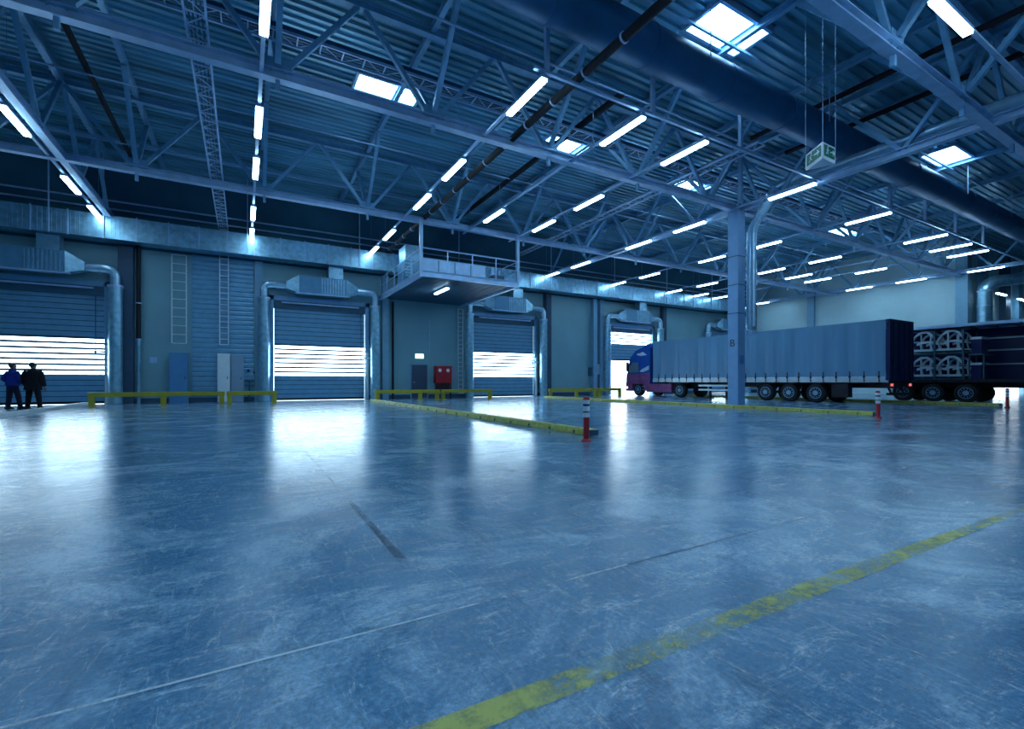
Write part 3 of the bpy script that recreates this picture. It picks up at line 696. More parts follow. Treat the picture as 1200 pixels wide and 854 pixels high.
for i, (d, lb) in enumerate(((0, 'leftmost'), (1, 'second'), (2, 'third'))):
    a, b = DOORS[d]
    cc = thing('door_switch', 'small door switch with dangling cord at the right jamb of the %s roller door' % lb, 'switch', (b-0.25, 29.7, 3))
    MB().tube([(b-0.3, 29.7, 2.6), (b-0.3, 29.7, 5.2)], 0.02, 6).build('cord', 'dark_head', cc)
    MB().cb((b-0.3, 29.7, 2.5), (0.09, 0.08, 0.2)).build('switch_box', 'cabinet_blue', cc)
    MB().bar((b-0.3, 29.7, 5.2), (b-0.3, 29.84, 5.2), 0.03).build('bracket', 'dark_head', cc)
    jb = thing('door_sensor', 'white sensor arm on the right jamb of the %s roller door' % lb, 'sensor', (b+0.1, 29.6, 2.6))
    MB().bar((b-0.15, 29.72, 2.55), (b+0.25, 29.72, 2.55), 0.09).build('arm', 'white', jb)
    MB().box(b+0.04, b+0.16, 29.76, 29.84, 0.05, 2.9).build('guide_strip', 'cabinet_white', jb)

# ---------------------------------------------------------------- yellow guard rails
def guard(x0, x1, y, label, posts):
    t = thing('guard_rail', label, 'guard rail', ((x0+x1)/2, y, 0), 'yellow guard rails along the back wall')
    MB().box(x0, x1, y-0.09, y+0.09, 0.42, 0.62).build('beam', 'yellow', t, bevel=0.015)
    for p in posts:
        MB().box(p-0.1, p+0.1, y-0.085, y+0.085, 0.015, 0.42).box(p-0.16, p+0.16, y-0.14, y+0.14, 0, 0.018).build('post', 'yellow', t)
guard(-5.85, -0.78, 26.8, 'long yellow guard rail from the leftmost door to the white cabinet', (-5.72, -3.2, -0.9))
guard(-0.7, 1.5, 26.8, 'short yellow guard rail before the manifold, ending at the second door', (-0.58, 1.38))
guard(6.45, 10.3, 26.8, 'yellow guard rail in front of the grey service door', (6.57, 9.1, 10.15))
guard(10.4, 13.9, 26.8, 'yellow guard rail ending in front of the third roller door', (10.55, 13.75))
guard(18.3, 22.6, 26.8, 'yellow guard rail along the bare wall right of the third door', (18.45, 20.7, 22.45))
guard(22.7, 24.9, 26.8, 'last yellow guard rail, just left of the truck cab', (22.85, 24.8))

# ---------------------------------------------------------------- kerbs
def kerb(x, y0, y1, label, m='kerb_yellow'):
    t = thing('lane_kerb', label, 'kerb', (x, (y0+y1)/2, 0), 'lane kerbs on the floor')
    pr = [(x-0.16, 0), (x-0.11, 0.13), (x+0.11, 0.13), (x+0.16, 0)]
    MB().prism(pr, 'y', y0, y1).build('kerb_body', m, t, bevel=0.015)
    c = MB(); y = y0+0.4
    while y < y1-0.3: c.box(x-0.165, x-0.135, y, y+0.03, 0.01, 0.08).box(x-0.04, x+0.04, y, y+0.08, 0.13, 0.135); y += 0.9
    c.build('fixing', 'dark_head', t)
    MB().box(x-0.12, x+0.12, y0-0.05, y0, 0.0, 0.11).build('end_cap', 'dark_head', t)
kerb(-6.45, 17.0, 29.3, 'lane kerb whitened by painted glare beside the two people, left edge of the floor', 'kerb_glare')
kerb(6.2, 7.5, 26.3, 'yellow lane kerb ending at the nearest red and white post')
kerb(17.7, 7.3, 26.3, 'yellow lane kerb running in front of the lone column')
kerb(29.35, 7.3, 25.5, 'yellow lane kerb between the two trailers')
# delineator posts
dl = thing('delineator_post', '', 'bollard', (0, 0, 0), 'red and white flexible posts at the kerb ends')
MB().tube([(0, 0, 0.02), (0, 0, 0.77)], 0.056, 20).build('post', 'red', dl)
MB().tube([(0, 0, 0.0), (0, 0, 0.025), (0, 0, 0.05)], [0.10, 0.095, 0.06], 22).build('foot', 'red', dl)
MB().tube([(0, 0, 0.765), (0, 0, 0.80), (0, 0, 0.82)], [0.062, 0.062, 0.035], 20).build('cap', 'red', dl)
for z0, z1 in ((0.69, 0.765), (0.555, 0.65), (0.445, 0.53)): MB().tube([(0, 0, z0), (0, 0, z1)], 0.061, 20).build('white_band', 'white', dl)
for z0, z1 in ((0.652, 0.688), (0.531, 0.553)): MB().tube([(0, 0, z0), (0, 0, z1)], 0.062, 20).build('dark_ring', 'ink', dl)
for i, (x, y, lb) in enumerate([(5.48, 6.8, 'red and white post nearest the camera, at the end of the middle kerb'), (16.5, 6.72, 'red and white post right of the grey trailer wheels'), (28.2, 6.8, 'red and white post in front of the open sided trailer')]):
    place(dl, i == 0, (x, y, 0), lb)

# ---------------------------------------------------------------- floor marks
def strip(pts, name, m, label, cat, z=0.004):
    o = MB(); o.add([(p[0], p[1], z) for p in pts], [tuple(range(len(pts)))])
    return tag(o.build(name, m), label, cat)
strip([(-1, 1.345), (3, 1.30), (5.8, 1.285), (14, 1.225), (14, 1.262), (5.8, 1.342), (3, 1.425), (-1, 1.455)], 'floor_line', 'worn_yellow', 'worn yellow painted line crossing the near floor to the right', 'floor marking')
strip([(-8, 2.088), (2.0, 2.088), (2.0, 2.103), (-8, 2.103)], 'floor_joint', 'worn_white', 'thin pale joint line across the near floor', 'floor marking', 0.003)
strip([(2.0, 2.09), (40, 2.09), (40, 2.102), (2.0, 2.102)], 'floor_joint', 'worn_dark', 'dark continuation of the joint line towards the right', 'floor marking', 0.003)
strip([(0.845, 0.5), (0.853, 0.5), (0.853, 2.84), (0.845, 2.84)], 'floor_joint', 'faint_white', 'faint pale joint line from the near edge to the dark scuffed patch', 'floor marking', 0.003)
strip([(0.846, 4.52), (0.855, 4.52), (0.855, 12), (0.846, 12)], 'floor_joint', 'worn_dark', 'thin dark joint line beyond the scuffed patch, towards the second roller door', 'floor marking', 0.003)
strip([(0.82, 2.85), (0.88, 2.85), (0.87, 4.5), (0.83, 4.5)], 'floor_scuff', 'worn_dark', 'dark scuffed patch on the joint line in the middle of the floor', 'floor marking', 0.0045)

# ---------------------------------------------------------------- trucks
def wheel(t, x, y, r=0.5, w=0.32, name='wheel'):
    """axle along x, outer face at x"""
    m = MB(); m.tube([(x, y, r), (x+0.04, y, r), (x+w-0.04, y, r), (x+w, y, r)], [r-0.06, r, r, r-0.06], 28)
    o = m.build(name, 'rubber', t)
    h = MB(); h.tube([(x-0.012, y, r), (x+0.03, y, r)], 0.30, 22).build('rim', 'chassis', o, org=t['_o'])
    g = MB(); g.tube([(x-0.04, y, r), (x, y, r)], 0.13, 16)
    for k in range(10):
        a = 2*PI*k/10; g.cb((x-0.02, y+0.21*math.cos(a), r+0.21*math.sin(a)), (0.03, 0.04, 0.04))
    g.build('hub', 'steel', o, org=t['_o'])
    ring = MB()
    n = 24
    for k in range(n):
        a = 2*PI*k/n; b = 2*PI*(k+1)/n
        ring.bar((x-0.02, y+0.29*math.cos(a), r+0.29*math.sin(a)), (x-0.02, y+0.29*math.cos(b), r+0.29*math.sin(b)), 0.025)
    ring.build('rim_ring', 'steel', o, org=t['_o'])
def trailer(t, X, y0, y1, axles, open_side=False, legY=None, Zt=4.02):
    zf = 1.18; w = 2.5; X1 = X+w
    MB().box(X+0.05, X1-0.05, y0, y1, zf-0.12, zf+0.02).build('deck', 'chassis', t)
    ch = MB()
    for x in (X+0.75, X+1.65): ch.box(x, x+0.1, y0+0.1, y1-0.2, 0.78, 1.08)
    for k in range(8): ch.box(X+0.1, X1-0.1, y0+0.6+k*(y1-y0-1.4)/7, y0+0.7+k*(y1-y0-1.4)/7, 0.98, 1.07)
    ch.build('chassis', 'chassis_red' if not open_side else 'chassis', t)
    MB().box(X-0.01, X+0.05, y0, y1, zf-0.12, zf+0.04).build('side_rail', 'alu' if not open_side else 'chassis', t)
    for y in axles:
        wheel(t, X+0.04, y)
        m = MB(); m.tube([(X1-0.36, y, 0.5), (X1-0.04, y, 0.5)], 0.5, 24); m.build('wheel', 'rubber', t)
        MB().tube([(X+0.3, y, 0.5), (X1-0.3, y, 0.5)], 0.07, 10).build('axle', 'chassis', t)
    for y in axles:
        gm = MB()
        for k in range(8):
            a = PI*(0.12+0.76*k/8); b = PI*(0.12+0.76*(k+1)/8)
            gm.add([(X+0.03, y+0.57*math.cos(a), 0.5+0.53*math.sin(a)), (X+0.4, y+0.57*math.cos(a), 0.5+0.53*math.sin(a)), (X+0.4, y+0.57*math.cos(b), 0.5+0.53*math.sin(b)), (X+0.03, y+0.57*math.cos(b), 0.5+0.53*math.sin(b))], [(0, 1, 2, 3)])
        gm.build('mudguard', 'chassis', t)
    # roof and pillars
    MB().box(X, X1, y0, y1, Zt-0.06, Zt).build('roof', 'navy' if not open_side else 'steel_light', t)
    MB().box(X-0.02, X+0.06, y0, y1, Zt-0.14, Zt+0.01).box(X1-0.06, X1+0.02, y0, y1, Zt-0.14, Zt+0.01).build('roof_rail', 'steel_light' if open_side else 'curtain', t)
    MB().box(X, X1, y1-0.06, y1, zf, Zt-0.02).build('front_wall', 'navy', t)
    # rear underrun bar and lamps
    MB().box(X+0.1, X1-0.1, y0+0.02, y0+0.12, 0.45, 0.57).bar((X+0.6, y0+0.1, 0.5), (X+0.6, y0+0.3, 0.98), 0.08).bar((X1-0.6, y0+0.1, 0.5), (X1-0.6, y0+0.3, 0.98), 0.08).build('underrun_bar', 'chassis', t)
    MB().box(X+0.02, X1-0.02, y0-0.03, y0+0.05, 0.85, 1.06).build('rear_bumper', 'chassis', t)
    for xa in (X+0.16, X1-0.4): MB().box(xa, xa+0.24, y0-0.05, y0-0.03, 0.88, 1.0).build('tail_lamp', 'tail_lamp', t)
    return zf, X1, Zt

# first: grey curtain sided truck with its cab
X = 26.3; Y0, Y1 = 10.3, 24.9
t1 = thing('articulated_truck', 'blue cabbed truck with a long grey curtain sided trailer at the open door', 'truck', (X+1.25, 18, 0))
zf, X1, Zt = trailer(t1, X, Y0, Y1, (16.3, 14.95, 13.55))
cu = MB(); n = 220; vs = []
for k in range(n+1):
    y = Y0+0.08+(Y1-Y0-0.14)*k/n
    dx = 0.014*math.sin(y*7.0)+0.01*math.sin(y*3.1+1)+0.006*math.sin(y*19)
    for z, g in ((zf+0.02, 0.3), (zf+0.5, 1.0), (2.5, 1.2), (3.4, 0.9), (Zt-0.12, 0.1)): vs.append((X-0.025+dx*g, y, z))
cu.add(vs, [(k*5+j, (k+1)*5+j, (k+1)*5+j+1, k*5+j+1) for k in range(n) for j in range(4)], True)
cu.build('side_curtain', 'curtain', t1)
MB().box(X1-0.02, X1, Y0, Y1, zf, Zt-0.02).build('side_curtain', 'curtain', t1)
MB().box(X-0.045, X-0.015, Y0+0.1, Y1-0.06, zf+0.02, zf+0.17).build('curtain_hem', 'alu', t1)
y = Y0+0.35; k = 0
while y < Y1-0.2:
    o = MB().box(X-0.062, X-0.04, y-0.02, y+0.02, zf-0.10, zf+0.42).box(X-0.075, X-0.04, y-0.045, y+0.045, zf+0.10, zf+0.2).build('strap', 'ink', t1)
    y += 0.62
dr = MB().box(X, X+1.24, Y0-0.05, Y0, zf-0.02, Zt-0.02)
dr.build('rear_door', 'navy', t1); MB().box(X+1.26, X1, Y0-0.05, Y0, zf-0.02, Zt-0.02).build('rear_door', 'navy', t1)
MB().box(X-0.02, X+0.06, Y0-0.07, Y0+0.1, zf-0.02, Zt).box(X1-0.06, X1+0.02, Y0-0.07, Y0+0.1, zf-0.02, Zt).box(X, X1, Y0-0.07, Y0+0.1, Zt-0.08, Zt+0.03).build('rear_frame', 'navy', t1)
lb_ = MB()
for x in (X+0.35, X+0.95, X+1.55, X+2.15): lb_.tube([(x, Y0-0.075, zf), (x, Y0-0.075, Zt-0.1)], 0.018, 8)
lb_.build('lock_rod', 'chassis', t1)
MB().box(X+0.02, X+0.45, 12.0, 12.75, 0.3, 0.98).build('tool_box', 'chassis', t1)
MB().box(X+0.02, X+0.05, 17.6, 20.9, 0.78, 0.9).box(X+0.02, X+0.05, 17.6, 20.9, 0.5, 0.62).build('side_guard', 'alu', t1)
for x in (X+0.35, X+2.05): MB().box(x, x+0.12, 20.2, 20.35, 0.08, 1.0).box(x-0.08, x+0.2, 20.1, 20.45, 0.0, 0.08).build('landing_leg', 'chassis', t1)
# tractor
for y in (26.45, 22.5): wheel(t1, X+0.06, y, 0.5)
for y in (26.45, 22.5): MB().tube([(X+2.1, y, 0.5), (X+2.42, y, 0.5)], 0.5, 24).build('wheel', 'rubber', t1)
MB().box(X+0.7, X+1.8, 21.6, 27.0, 0.62, 0.9).build('tractor_frame', 'chassis', t1)
MB().box(X+0.05, X+0.5, 23.2, 25.6, 0.32, 0.95).build('side_skirt', 'cab_magenta', t1, bevel=0.03)
MB().box(X+0.05, X+0.4, 21.7, 23.2, 0.98, 1.06).build('rear_mudguard', 'chassis', t1)
cabp = [(25.2, 0.95), (25.2, 3.62), (25.9, 3.74), (26.7, 3.5), (27.25, 3.0), (27.55, 2.2), (27.68, 1.5), (27.68, 0.95)]
cb_ = MB(); cb_.prism(cabp, 'x', X+0.03, X+2.47); cb_.build('cab_shell', 'cab_blue', t1, bevel=0.06)
MB().prism([(25.2, 0.95), (25.2, 1.75), (27.66, 1.7), (27.69, 0.95)], 'x', X+0.015, X+0.03).build('cab_stripe', 'cab_magenta', t1)
MB().prism([(25.5, 0.95), (25.25, 0.5), (25.75, 0.5), (25.95, 0.95), (26.2, 1.12), (26.7, 1.12), (27.0, 0.9), (27.1, 0.38), (27.75, 0.38), (27.72, 1.0)], 'x', X+0.02, X+0.35).build('wheel_arch', 'cab_magenta', t1)
MB().prism([(25.3, 2.0), (25.3, 2.3), (26.0, 2.05), (26.3, 1.85), (25.9, 1.82)], 'x', X+0.018, X+0.03).prism([(25.5, 3.1), (25.9, 3.35), (26.6, 3.2), (26.2, 3.05)], 'x', X+0.018, X+0.03).build('cab_graphic', 'body_panel', t1)
MB().box(X+0.03, X+2.47, 27.2, 27.78, 0.36, 0.95).build('bumper', 'cab_magenta', t1, bevel=0.05)
MB().prism([(26.35, 1.82), (26.35, 2.55), (26.95, 2.6), (27.35, 2.2), (27.45, 1.8)], 'x', X+0.005, X+0.03).build('side_window', 'glass_dark', t1)
MB().add([(X+0.15, 27.32, 2.93), (X+2.35, 27.32, 2.93), (X+2.35, 27.66, 1.85), (X+0.15, 27.66, 1.85)], [(0, 1, 2, 3)]).build('windscreen', 'glass_dark', t1)
MB().box(X-0.22, X-0.02, 27.35, 27.45, 1.9, 2.6).bar((X-0.1, 27.4, 2.6), (X+0.1, 27.3, 2.7), 0.04).build('mirror', 'black', t1)
MB().box(X+0.0, X+0.3, 27.5, 27.8, 0.55, 0.72).build('head_lamp', 'head_lamp', t1)
MB().prism([(25.25, 3.62), (25.3, 3.95), (25.7, 3.95), (26.5, 3.55)], 'x', X+0.25, X+2.25).build('wind_deflector', 'cab_blue', t1, bevel=0.04)
MB().bar((X+0.01, 26.2, 1.0), (X+0.01, 26.2, 3.3), 0.015).bar((X+0.01, 26.25, 1.72), (X+0.01, 27.5, 1.72), 0.015).cb((X+0.0, 26.35, 1.5), (0.03, 0.16, 0.04)).build('door_seam', 'ink', t1)
st_ = MB()
for k, z in enumerate((0.48, 0.7)): st_.box(X+0.02, X+0.2, 25.6, 25.95, z, z+0.03)
st_.build('step', 'alu', t1)

# second: open sided trailer with racks
X2 = 32.6; Y20, Y21 = 6.7, 20.3
t2 = thing('open_trailer', 'open sided dark trailer loaded with car body frames, at the right edge', 'trailer', (X2+1.25, 13, 0))
zf, X21, Zt2 = trailer(t2, X2, Y20, Y21, (12.1, 10.75, 9.4), True, Zt=4.12)
MB().box(X21-0.03, X21, Y20, Y21, zf, Zt2-0.05).build('side_curtain', 'navy', t2)
for y in (13.2, 16.8): MB().box(X2+0.02, X2+0.1, y, y+0.12, zf, Zt2-0.1).build('pillar', 'rack', t2)
MB().box(X2, X2+0.12, Y20+0.0, Y20+0.2, zf-0.1, Zt2).box(X21-0.12, X21, Y20, Y20+0.2, zf-0.1, Zt2).box(X2, X21, Y20, Y20+0.2, Zt2-0.12, Zt2).build('rear_frame', 'alu', t2)
MB().box(X2+0.0, X2+0.06, Y20+0.35, Y20+0.55, zf, Zt2-0.1).build('folded_curtain', 'curtain', t2)
rb = MB(); y = Y20+0.5
while y < Y21: rb.bar((X2+0.05, y, Zt2-0.1), (X21-0.05, y+0.0, Zt2-0.1), 0.06); y += 0.8
rb.build('roof_bow', 'rack', t2)
for z in (2.0, 2.75, 3.4): MB().box(X21-0.08, X21-0.04, Y20+0.3, Y21-0.2, z, z+0.08).build('inner_rail', 'alu', t2)
# third, hardly visible tractor is out of frame; car body frames on racks
def body_frame(t):
    """car body side: roof arc, pillars, sill, in local metres (y length 2.3, z height 1.2), real thickness"""
    def S(pts, w=0.09, x=0.0):
        m = MB()
        for a, b in zip(pts, pts[1:]): m.bar((x, a[0], a[1]), (x, b[0], b[1]), 0.12, w, (1, 0, 0))
        return m
    o = t['_o']
    for x, nm in ((0.0, 'side_panel'), (1.35, 'side_panel')):
        m = S([(0.0, 0.78), (0.25, 1.02), (0.7, 1.17), (1.3, 1.16), (1.8, 0.98), (2.2, 0.7), (2.3, 0.45)], 0.16, x)
        for q in (S([(0.05, 0.55), (0.6, 0.62), (1.2, 0.6), (1.7, 0.5)], 0.12, x), S([(0.0, 0.16), (2.3, 0.16)], 0.12, x),
                  S([(0.3, 1.0), (0.4, 0.6), (0.25, 0.16)], 0.13, x), S([(1.3, 1.14), (1.25, 0.6), (1.3, 0.16)], 0.11, x), S([(2.2, 0.68), (2.05, 0.16)], 0.10, x)):
            m.v, off = m.v, len(m.v); m.f += [tuple(i+off for i in f) for f in q.f]; m.v += q.v; m.smooth += q.smooth
        m.build(nm, 'body_panel', t, org=(0, 0, 0))
    MB().add([(0, 0.5, 1.1), (1.35, 0.5, 1.1), (1.35, 0.9, 1.19), (0, 0.9, 1.19), (0, 1.4, 1.16), (1.35, 1.4, 1.16)], [(0, 1, 2, 3), (3, 2, 5, 4)]).build('roof_skin', 'body_panel', t, org=(0, 0, 0))
    MB().box(0, 1.35, 0.1, 2.2, 0.06, 0.12).build('floor_pan', 'rack', t, org=(0, 0, 0))
    return t
bf = thing('car_body_frame', '', 'car body', (0, 0, 0), 'car body frames racked in the open trailer')
body_frame(bf)
sc_ = 0.92
pl = [(33.0, 10.78, 1.22, 'lower'), (33.0, 10.78, 2.62, 'upper'), (33.0, 9.62, 1.22, 'lower'), (33.0, 9.62, 2.62, 'upper')]
for i, (x, y, z, lv_) in enumerate(pl):
    side = 'left stack' if y > 10 else 'right stack'
    o = place(bf, i == 0, (x, y, z+0.06), 'pale blue car body frame, %s level of the open trailer, %s' % (lv_, side))
    o.scale = (sc_, 0.46, 0.98)
rk = thing('load_rack', 'dark teal rack carrying the car body frames in the open trailer', 'rack', (33.6, 11, 1.21))
for y in (9.55, 10.73, 11.9):
    for x in (32.8, 34.7): MB().bar((x, y, 1.2), (x, y, 3.85), 0.08).build('post', 'rack', rk)
for z in (1.24, 2.62):
    m = MB().bar((32.8, 9.5, z), (32.8, 11.95, z), 0.06).bar((34.7, 9.5, z), (34.7, 11.95, z), 0.06)
    for y in (9.55, 10.73, 11.9): m.bar((32.8, y, z), (34.7, y, z), 0.05)
    m.build('shelf_frame', 'rack', rk)
for i, (y, z, lb) in enumerate([(9.1, 1.21, 'lower'), (9.1, 2.55, 'upper')]):
    q = thing('parts_crate', 'small pale topped parts crate on the %s level right of the car body frames' % lb, 'crate', (33.4, y, z))
    MB().box(33.0, 33.9, y-0.2, y+0.2, z, z+0.75).build('body', 'navy', q)
    MB().box(32.98, 33.92, y-0.22, y+0.22, z+0.75, z+0.87).build('lid', 'body_panel', q)
MB_ = MB().box(33.0, 34.6, 8.8, 9.4, 2.47, 2.54); 
sh = MB_.bar((33.05, 8.83, 1.2), (33.05, 8.83, 2.5), 0.06).bar((33.05, 9.37, 1.2), (33.05, 9.37, 2.5), 0.06).build('crate_shelf', 'rack')
tag(sh, 'small dark shelf holding the upper parts crate in the open trailer', 'shelf')

# ---------------------------------------------------------------- people
def skin(name, joints, edges, m, parent, sub=2, root=0):
    me = bpy.data.meshes.new(name); me.from_pydata([j[0] for j in joints], edges, []); me.update()
    o = bpy.data.objects.new(name, me); C.objects.link(o); o.parent = parent
    me.materials.append(MT[m])
    md = o.modifiers.new('s', 'SKIN'); md.use_smooth_shade = True
    if not me.skin_vertices: me.attributes.new  # layer is made by the modifier
    sv = me.skin_vertices[0].data if me.skin_vertices else None
    if sv is None: return o
    for i, j in enumerate(joints):
        r = j[1]; sv[i].radius = (r, r) if not isinstance(r, tuple) else r; sv[i].use_root = (i == root)
    sb = o.modifiers.new('u', 'SUBSURF'); sb.levels = sub; sb.render_levels = sub
    return o
def ensure_skin(me):
    if not me.skin_vertices:
        bm = __import__('bmesh').new(); bm.from_mesh(me); bm.verts.layers.skin.verify(); bm.to_mesh(me); bm.free()
_oskin = skin
def skin(name, joints, edges, m, parent, sub=2, root=0):
    me = bpy.data.meshes.new(name); me.from_pydata([j[0] for j in joints], edges, []); me.update(); ensure_skin(me)
    o = bpy.data.objects.new(name, me); C.objects.link(o); o.parent = parent; me.materials.append(MT[m])
    for i, j in enumerate(joints):
        r = j[1]; d = me.skin_vertices[0].data[i]; d.radius = r if isinstance(r, tuple) else (r, r); d.use_root = (i == root)
    md = o.modifiers.new('s', 'SKIN'); md.use_smooth_shade = True
    sb = o.modifiers.new('u', 'SUBSURF'); sb.levels = sub; sb.render_levels = sub
    return o
def person(label, loc, rz, top, topm, botm, hairm, arms, feet, coat, head_turn, hgt=1.0):
    """local frame: faces +y, x to the right. arms/feet: joint tables"""
    t = thing('person', label, 'person', loc); t.rotation_euler = (0, 0, rz); t.scale = (hgt,)*3
    (le, lh), (re_, rh) = arms; lf, rf = feet
    J = [((0, 0, 0.98), 0.10), ((0, 0, 1.2), 0.10), ((0, 0, 1.40), 0.09), ((0, 0, 1.53), 0.052), ((0.0, 0.02, 1.60), 0.085), ((0, 0.015, 1.68), 0.118), ((0, 0.0, 1.755), 0.085),
         ((-0.19, 0, 1.42), 0.06), (le, 0.046), (lh, 0.03), ((0.19, 0, 1.42), 0.06), (re_, 0.046), (rh, 0.03),
         ((-0.10, 0, 0.90), 0.07), ((-0.11+lf[0]*0.5, lf[1]*0.5+0.02, 0.50), 0.062), ((-0.11+lf[0], lf[1], 0.09), 0.04), ((-0.12+lf[0], lf[1]+0.13, 0.05), 0.035),
         ((0.10, 0, 0.90), 0.07), ((0.11+rf[0]*0.5, rf[1]*0.5+0.02, 0.50), 0.062), ((0.11+rf[0], rf[1], 0.09), 0.04), ((0.12+rf[0], rf[1]+0.13, 0.05), 0.035)]
    E = [(0, 1), (1, 2), (2, 3), (3, 4), (4, 5), (5, 6), (2, 7), (7, 8), (8, 9), (2, 10), (10, 11), (11, 12), (0, 13), (13, 14), (14, 15), (15, 16), (0, 17), (17, 18), (18, 19), (19, 20)]
    # five separate fingers on each hand
    for hi, el, sg in ((9, le, -1), (12, re_, 1)):
        h = Vector(J[hi][0]); d = (h-Vector(el)).normalized(); side = d.cross(Vector((0, 0, 1))); side = side.normalized() if side.length > 0.1 else Vector((0, 1, 0))
        pm = len(J); J.append((tuple(h+d*0.07), 0.032)); E.append((hi, pm))
        for k, (o_, l) in enumerate(((-0.03, 0.065), (-0.01, 0.08), (0.011, 0.075), (0.031, 0.06))):
            a = len(J); J.append((tuple(h+d*0.11+side*o_), 0.010)); J.append((tuple(h+d*(0.11+l*0.6)+side*o_+Vector((0, 0, -0.012))), 0.009)); E += [(pm, a), (a, a+1)]
        a = len(J); J.append((tuple(h+d*0.05+side*0.045), 0.011)); J.append((tuple(h+d*0.09+side*0.065), 0.009)); E += [(pm, a), (a, a+1)]
    skin('body', J, E, 'skin', t, 2)
    # nose, ears, eyes, mouth turned with the head
    hd = MB(); R = Matrix.Rotation(head_turn, 4, 'Z')
    def H(x, y, z): v = R @ Vector((x, y, 0)); return (v.x, v.y+0.015, z)
    hd.tube([H(0, 0.085, 1.70), H(0, 0.115, 1.665)], [0.009, 0.016], 8).build('nose', 'skin', t, org=(0, 0, 0))
    for s in (-1, 1):
        MB().tube([H(s*0.082, 0, 1.69), H(s*0.100, -0.01, 1.69)], [0.028, 0.018], 8).build('ear', 'skin', t, org=(0, 0, 0))
        MB().tube([H(s*0.032, 0.083, 1.705), H(s*0.032, 0.092, 1.705)], [0.012, 0.008], 8).build('eye', 'ink', t, org=(0, 0, 0))
    MB().bar(H(-0.025, 0.088, 1.63), H(0.025, 0.088, 1.63), 0.008).build('mouth', 'chassis_red', t, org=(0, 0, 0))
    # hair shell
    hs = MB(); rings = []
    for i in range(13):
        ph = -PI/2 + PI*i/12
        for k in range(20):
            an = 2*PI*k/20; rings.append(H(0.098*math.cos(ph)*math.cos(an), 0.105*math.cos(ph)*math.sin(an)-0.034, 1.712+0.112*math.sin(ph)))
    hs.add(rings, [(i*20+k, i*20+(k+1) % 20, (i+1)*20+(k+1) % 20, (i+1)*20+k) for i in range(12) for k in range(20)], True)
    hs.build('hair', hairm, t, org=(0, 0, 0))
    # clothes
    hem = 0.74 if coat else 0.92
    le, lh, re_, rh = map(Vector, (le, lh, re_, rh))
    lw = le.lerp(lh, 0.86); rw = re_.lerp(rh, 0.86)
    def loft(m, rings, n=24):
        vs = []
        for z, rx, ry, cy in rings:
            for k in range(n):
                a = 2*PI*k/n; c_, s_ = math.cos(a), math.sin(a)
                vs.append((rx*math.copysign(abs(c_)**0.8, c_), cy+ry*math.copysign(abs(s_)**0.8, s_), z))
        q = len(rings)
        m.add(vs, [(a*n+k, a*n+(k+1) % n, (a+1)*n+(k+1) % n, (a+1)*n+k) for a in range(q-1) for k in range(n)], True)
        m.add(vs[:n], [tuple(range(n))[::-1]]); m.add(vs[-n:], [tuple(range(n))])
        return m
    B = 1.16 if coat else 1.0
    jk = MB()
    loft(jk, [(hem, 0.235*B, 0.165*B, 0), (hem+0.1, 0.225*B, 0.16*B, 0), (1.08, 0.205*B, 0.15*B, 0), (1.25, 0.215*B, 0.155*B, 0), (1.38, 0.225*B, 0.14*B, -0.01), (1.45, 0.20*B, 0.12*B, -0.01), (1.50, 0.12*B, 0.095, -0.005), (1.535, 0.085, 0.08, 0), (1.575, 0.078, 0.075, 0.005)])
    for sg, el, wr in ((-1, le, lw), (1, re_, rw)):
        pts = resample(arc([(sg*0.16*B, -0.01, 1.43), (sg*0.215*B, -0.01, 1.385), tuple(el), tuple(wr)], 0.12, 6), 0.04); n_ = len(pts)
        jk.tube(pts, [(0.088-0.030*i_/(n_-1))*(1.12 if coat else 1.0) for i_ in range(n_)], 16)
    jk.build(top, topm, t, org=(0, 0, 0))
    tr_ = MB(); loft(tr_, [(0.76, 0.16, 0.11, 0), (0.84, 0.19, 0.135, 0), (0.95, 0.185, 0.135, 0), (1.02, 0.175, 0.13, 0)])
    for sg, f_ in ((-1, lf), (1, rf)):
        pts = resample(arc([(sg*0.10, 0, 0.88), (sg*0.11+f_[0]*0.5, f_[1]*0.5+0.02, 0.50), (sg*0.115+f_[0], f_[1], 0.06)], 0.15, 5), 0.06); n_ = len(pts)
        tr_.tube(pts, [0.108-0.038*i_/(n_-1) for i_ in range(n_)], 16)
    tr_.build('trousers', botm, t, org=(0, 0, 0))
    for s, f_ in ((-1, lf), (1, rf)):
        x = s*0.115+f_[0]; y = f_[1]
        MB().prism([(y-0.09, 0), (y-0.10, 0.09), (y+0.02, 0.12), (y+0.12, 0.075), (y+0.19, 0.05), (y+0.20, 0)], 'x', x-0.048, x+0.048).build('shoe', 'black', t, org=(0, 0, 0), bevel=0.015)
    return t
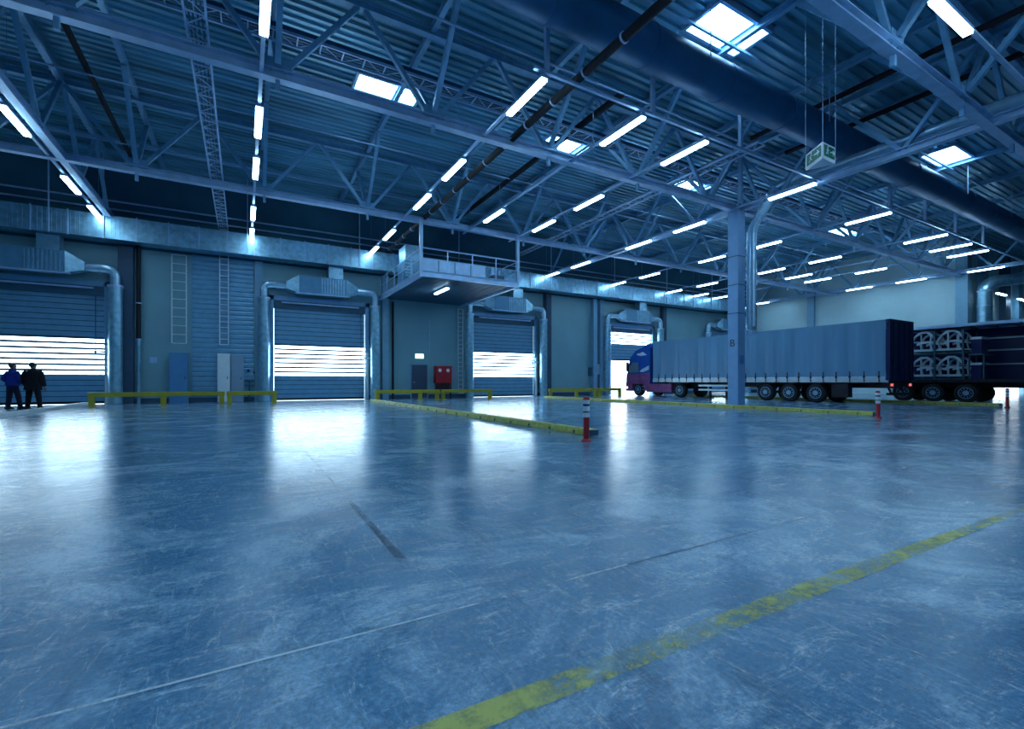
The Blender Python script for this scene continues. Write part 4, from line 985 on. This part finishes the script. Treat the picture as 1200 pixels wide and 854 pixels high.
person('person in a bright blue jacket and dark trousers, standing at the far left', (-8.0, 26.2, 0), -0.55, 'jacket', 'cloth_blue', 'cloth_navy', 'hair_grey',
       (((-0.33, -0.10, 1.17), (-0.19, 0.14, 1.02)), ((0.27, -0.02, 1.14), (0.22, 0.17, 0.98))), ((-0.03, -0.05), (0.07, 0.12)), False, -0.3, 1.02)
person('person in a black coat standing with legs apart, seen from behind', (-7.28, 25.75, 0), -0.2, 'coat', 'cloth_black', 'cloth_black', 'hair_grey',
       (((-0.29, -0.06, 1.15), (-0.27, 0.10, 0.92)), ((0.33, -0.05, 1.12), (0.33, 0.05, 0.86))), ((-0.06, 0.0), (0.09, 0.02)), True, -0.5, 1.03)

# ---------------------------------------------------------------- world, camera
w = bpy.data.worlds.new('World'); bpy.context.scene.world = w; w.use_nodes = True
bg = w.node_tree.nodes['Background']
sky = w.node_tree.nodes.new('ShaderNodeTexSky'); sky.sky_type = 'HOSEK_WILKIE'; sky.turbidity = 8; sky.ground_albedo = 0.5; sky.sun_direction = (0.3, 0.2, 0.8)
mixn = w.node_tree.nodes.new('ShaderNodeMix'); mixn.data_type = 'RGBA'; mixn.inputs[0].default_value = 0.85
mixn.inputs[7].default_value = (0.75, 0.9, 1.0, 1)
w.node_tree.links.new(sky.outputs[0], mixn.inputs[6]); w.node_tree.links.new(mixn.outputs[2], bg.inputs['Color'])
bg.inputs['Strength'].default_value = 6.0

cam = bpy.data.cameras.new('Camera'); co = bpy.data.objects.new('Camera', cam); C.objects.link(co)
TH = math.atan(315/549)
cam.sensor_width = 36; cam.sensor_fit = 'HORIZONTAL'; cam.lens = 36*549/1200; cam.shift_y = 20/1200
co.location = (0, 0, 1.1); co.rotation_euler = (PI/2, 0, -TH)
cam.clip_start = 0.05; cam.clip_end = 300
S = bpy.context.scene; S.camera = co
S.view_settings.view_transform = 'Standard'; S.view_settings.look = 'None'; S.view_settings.gamma = 1; S.view_settings.use_curve_mapping = False
S.view_settings.exposure = 0.1
S.cycles.use_denoising = True
S.cycles.max_bounces = 6; S.cycles.diffuse_bounces = 4; S.cycles.glossy_bounces = 4; S.cycles.caustics_reflective = False; S.cycles.caustics_refractive = False
S.cycles.sample_clamp_indirect = 4.0
for o in bpy.data.objects:
    if '_o' in o: del o['_o']
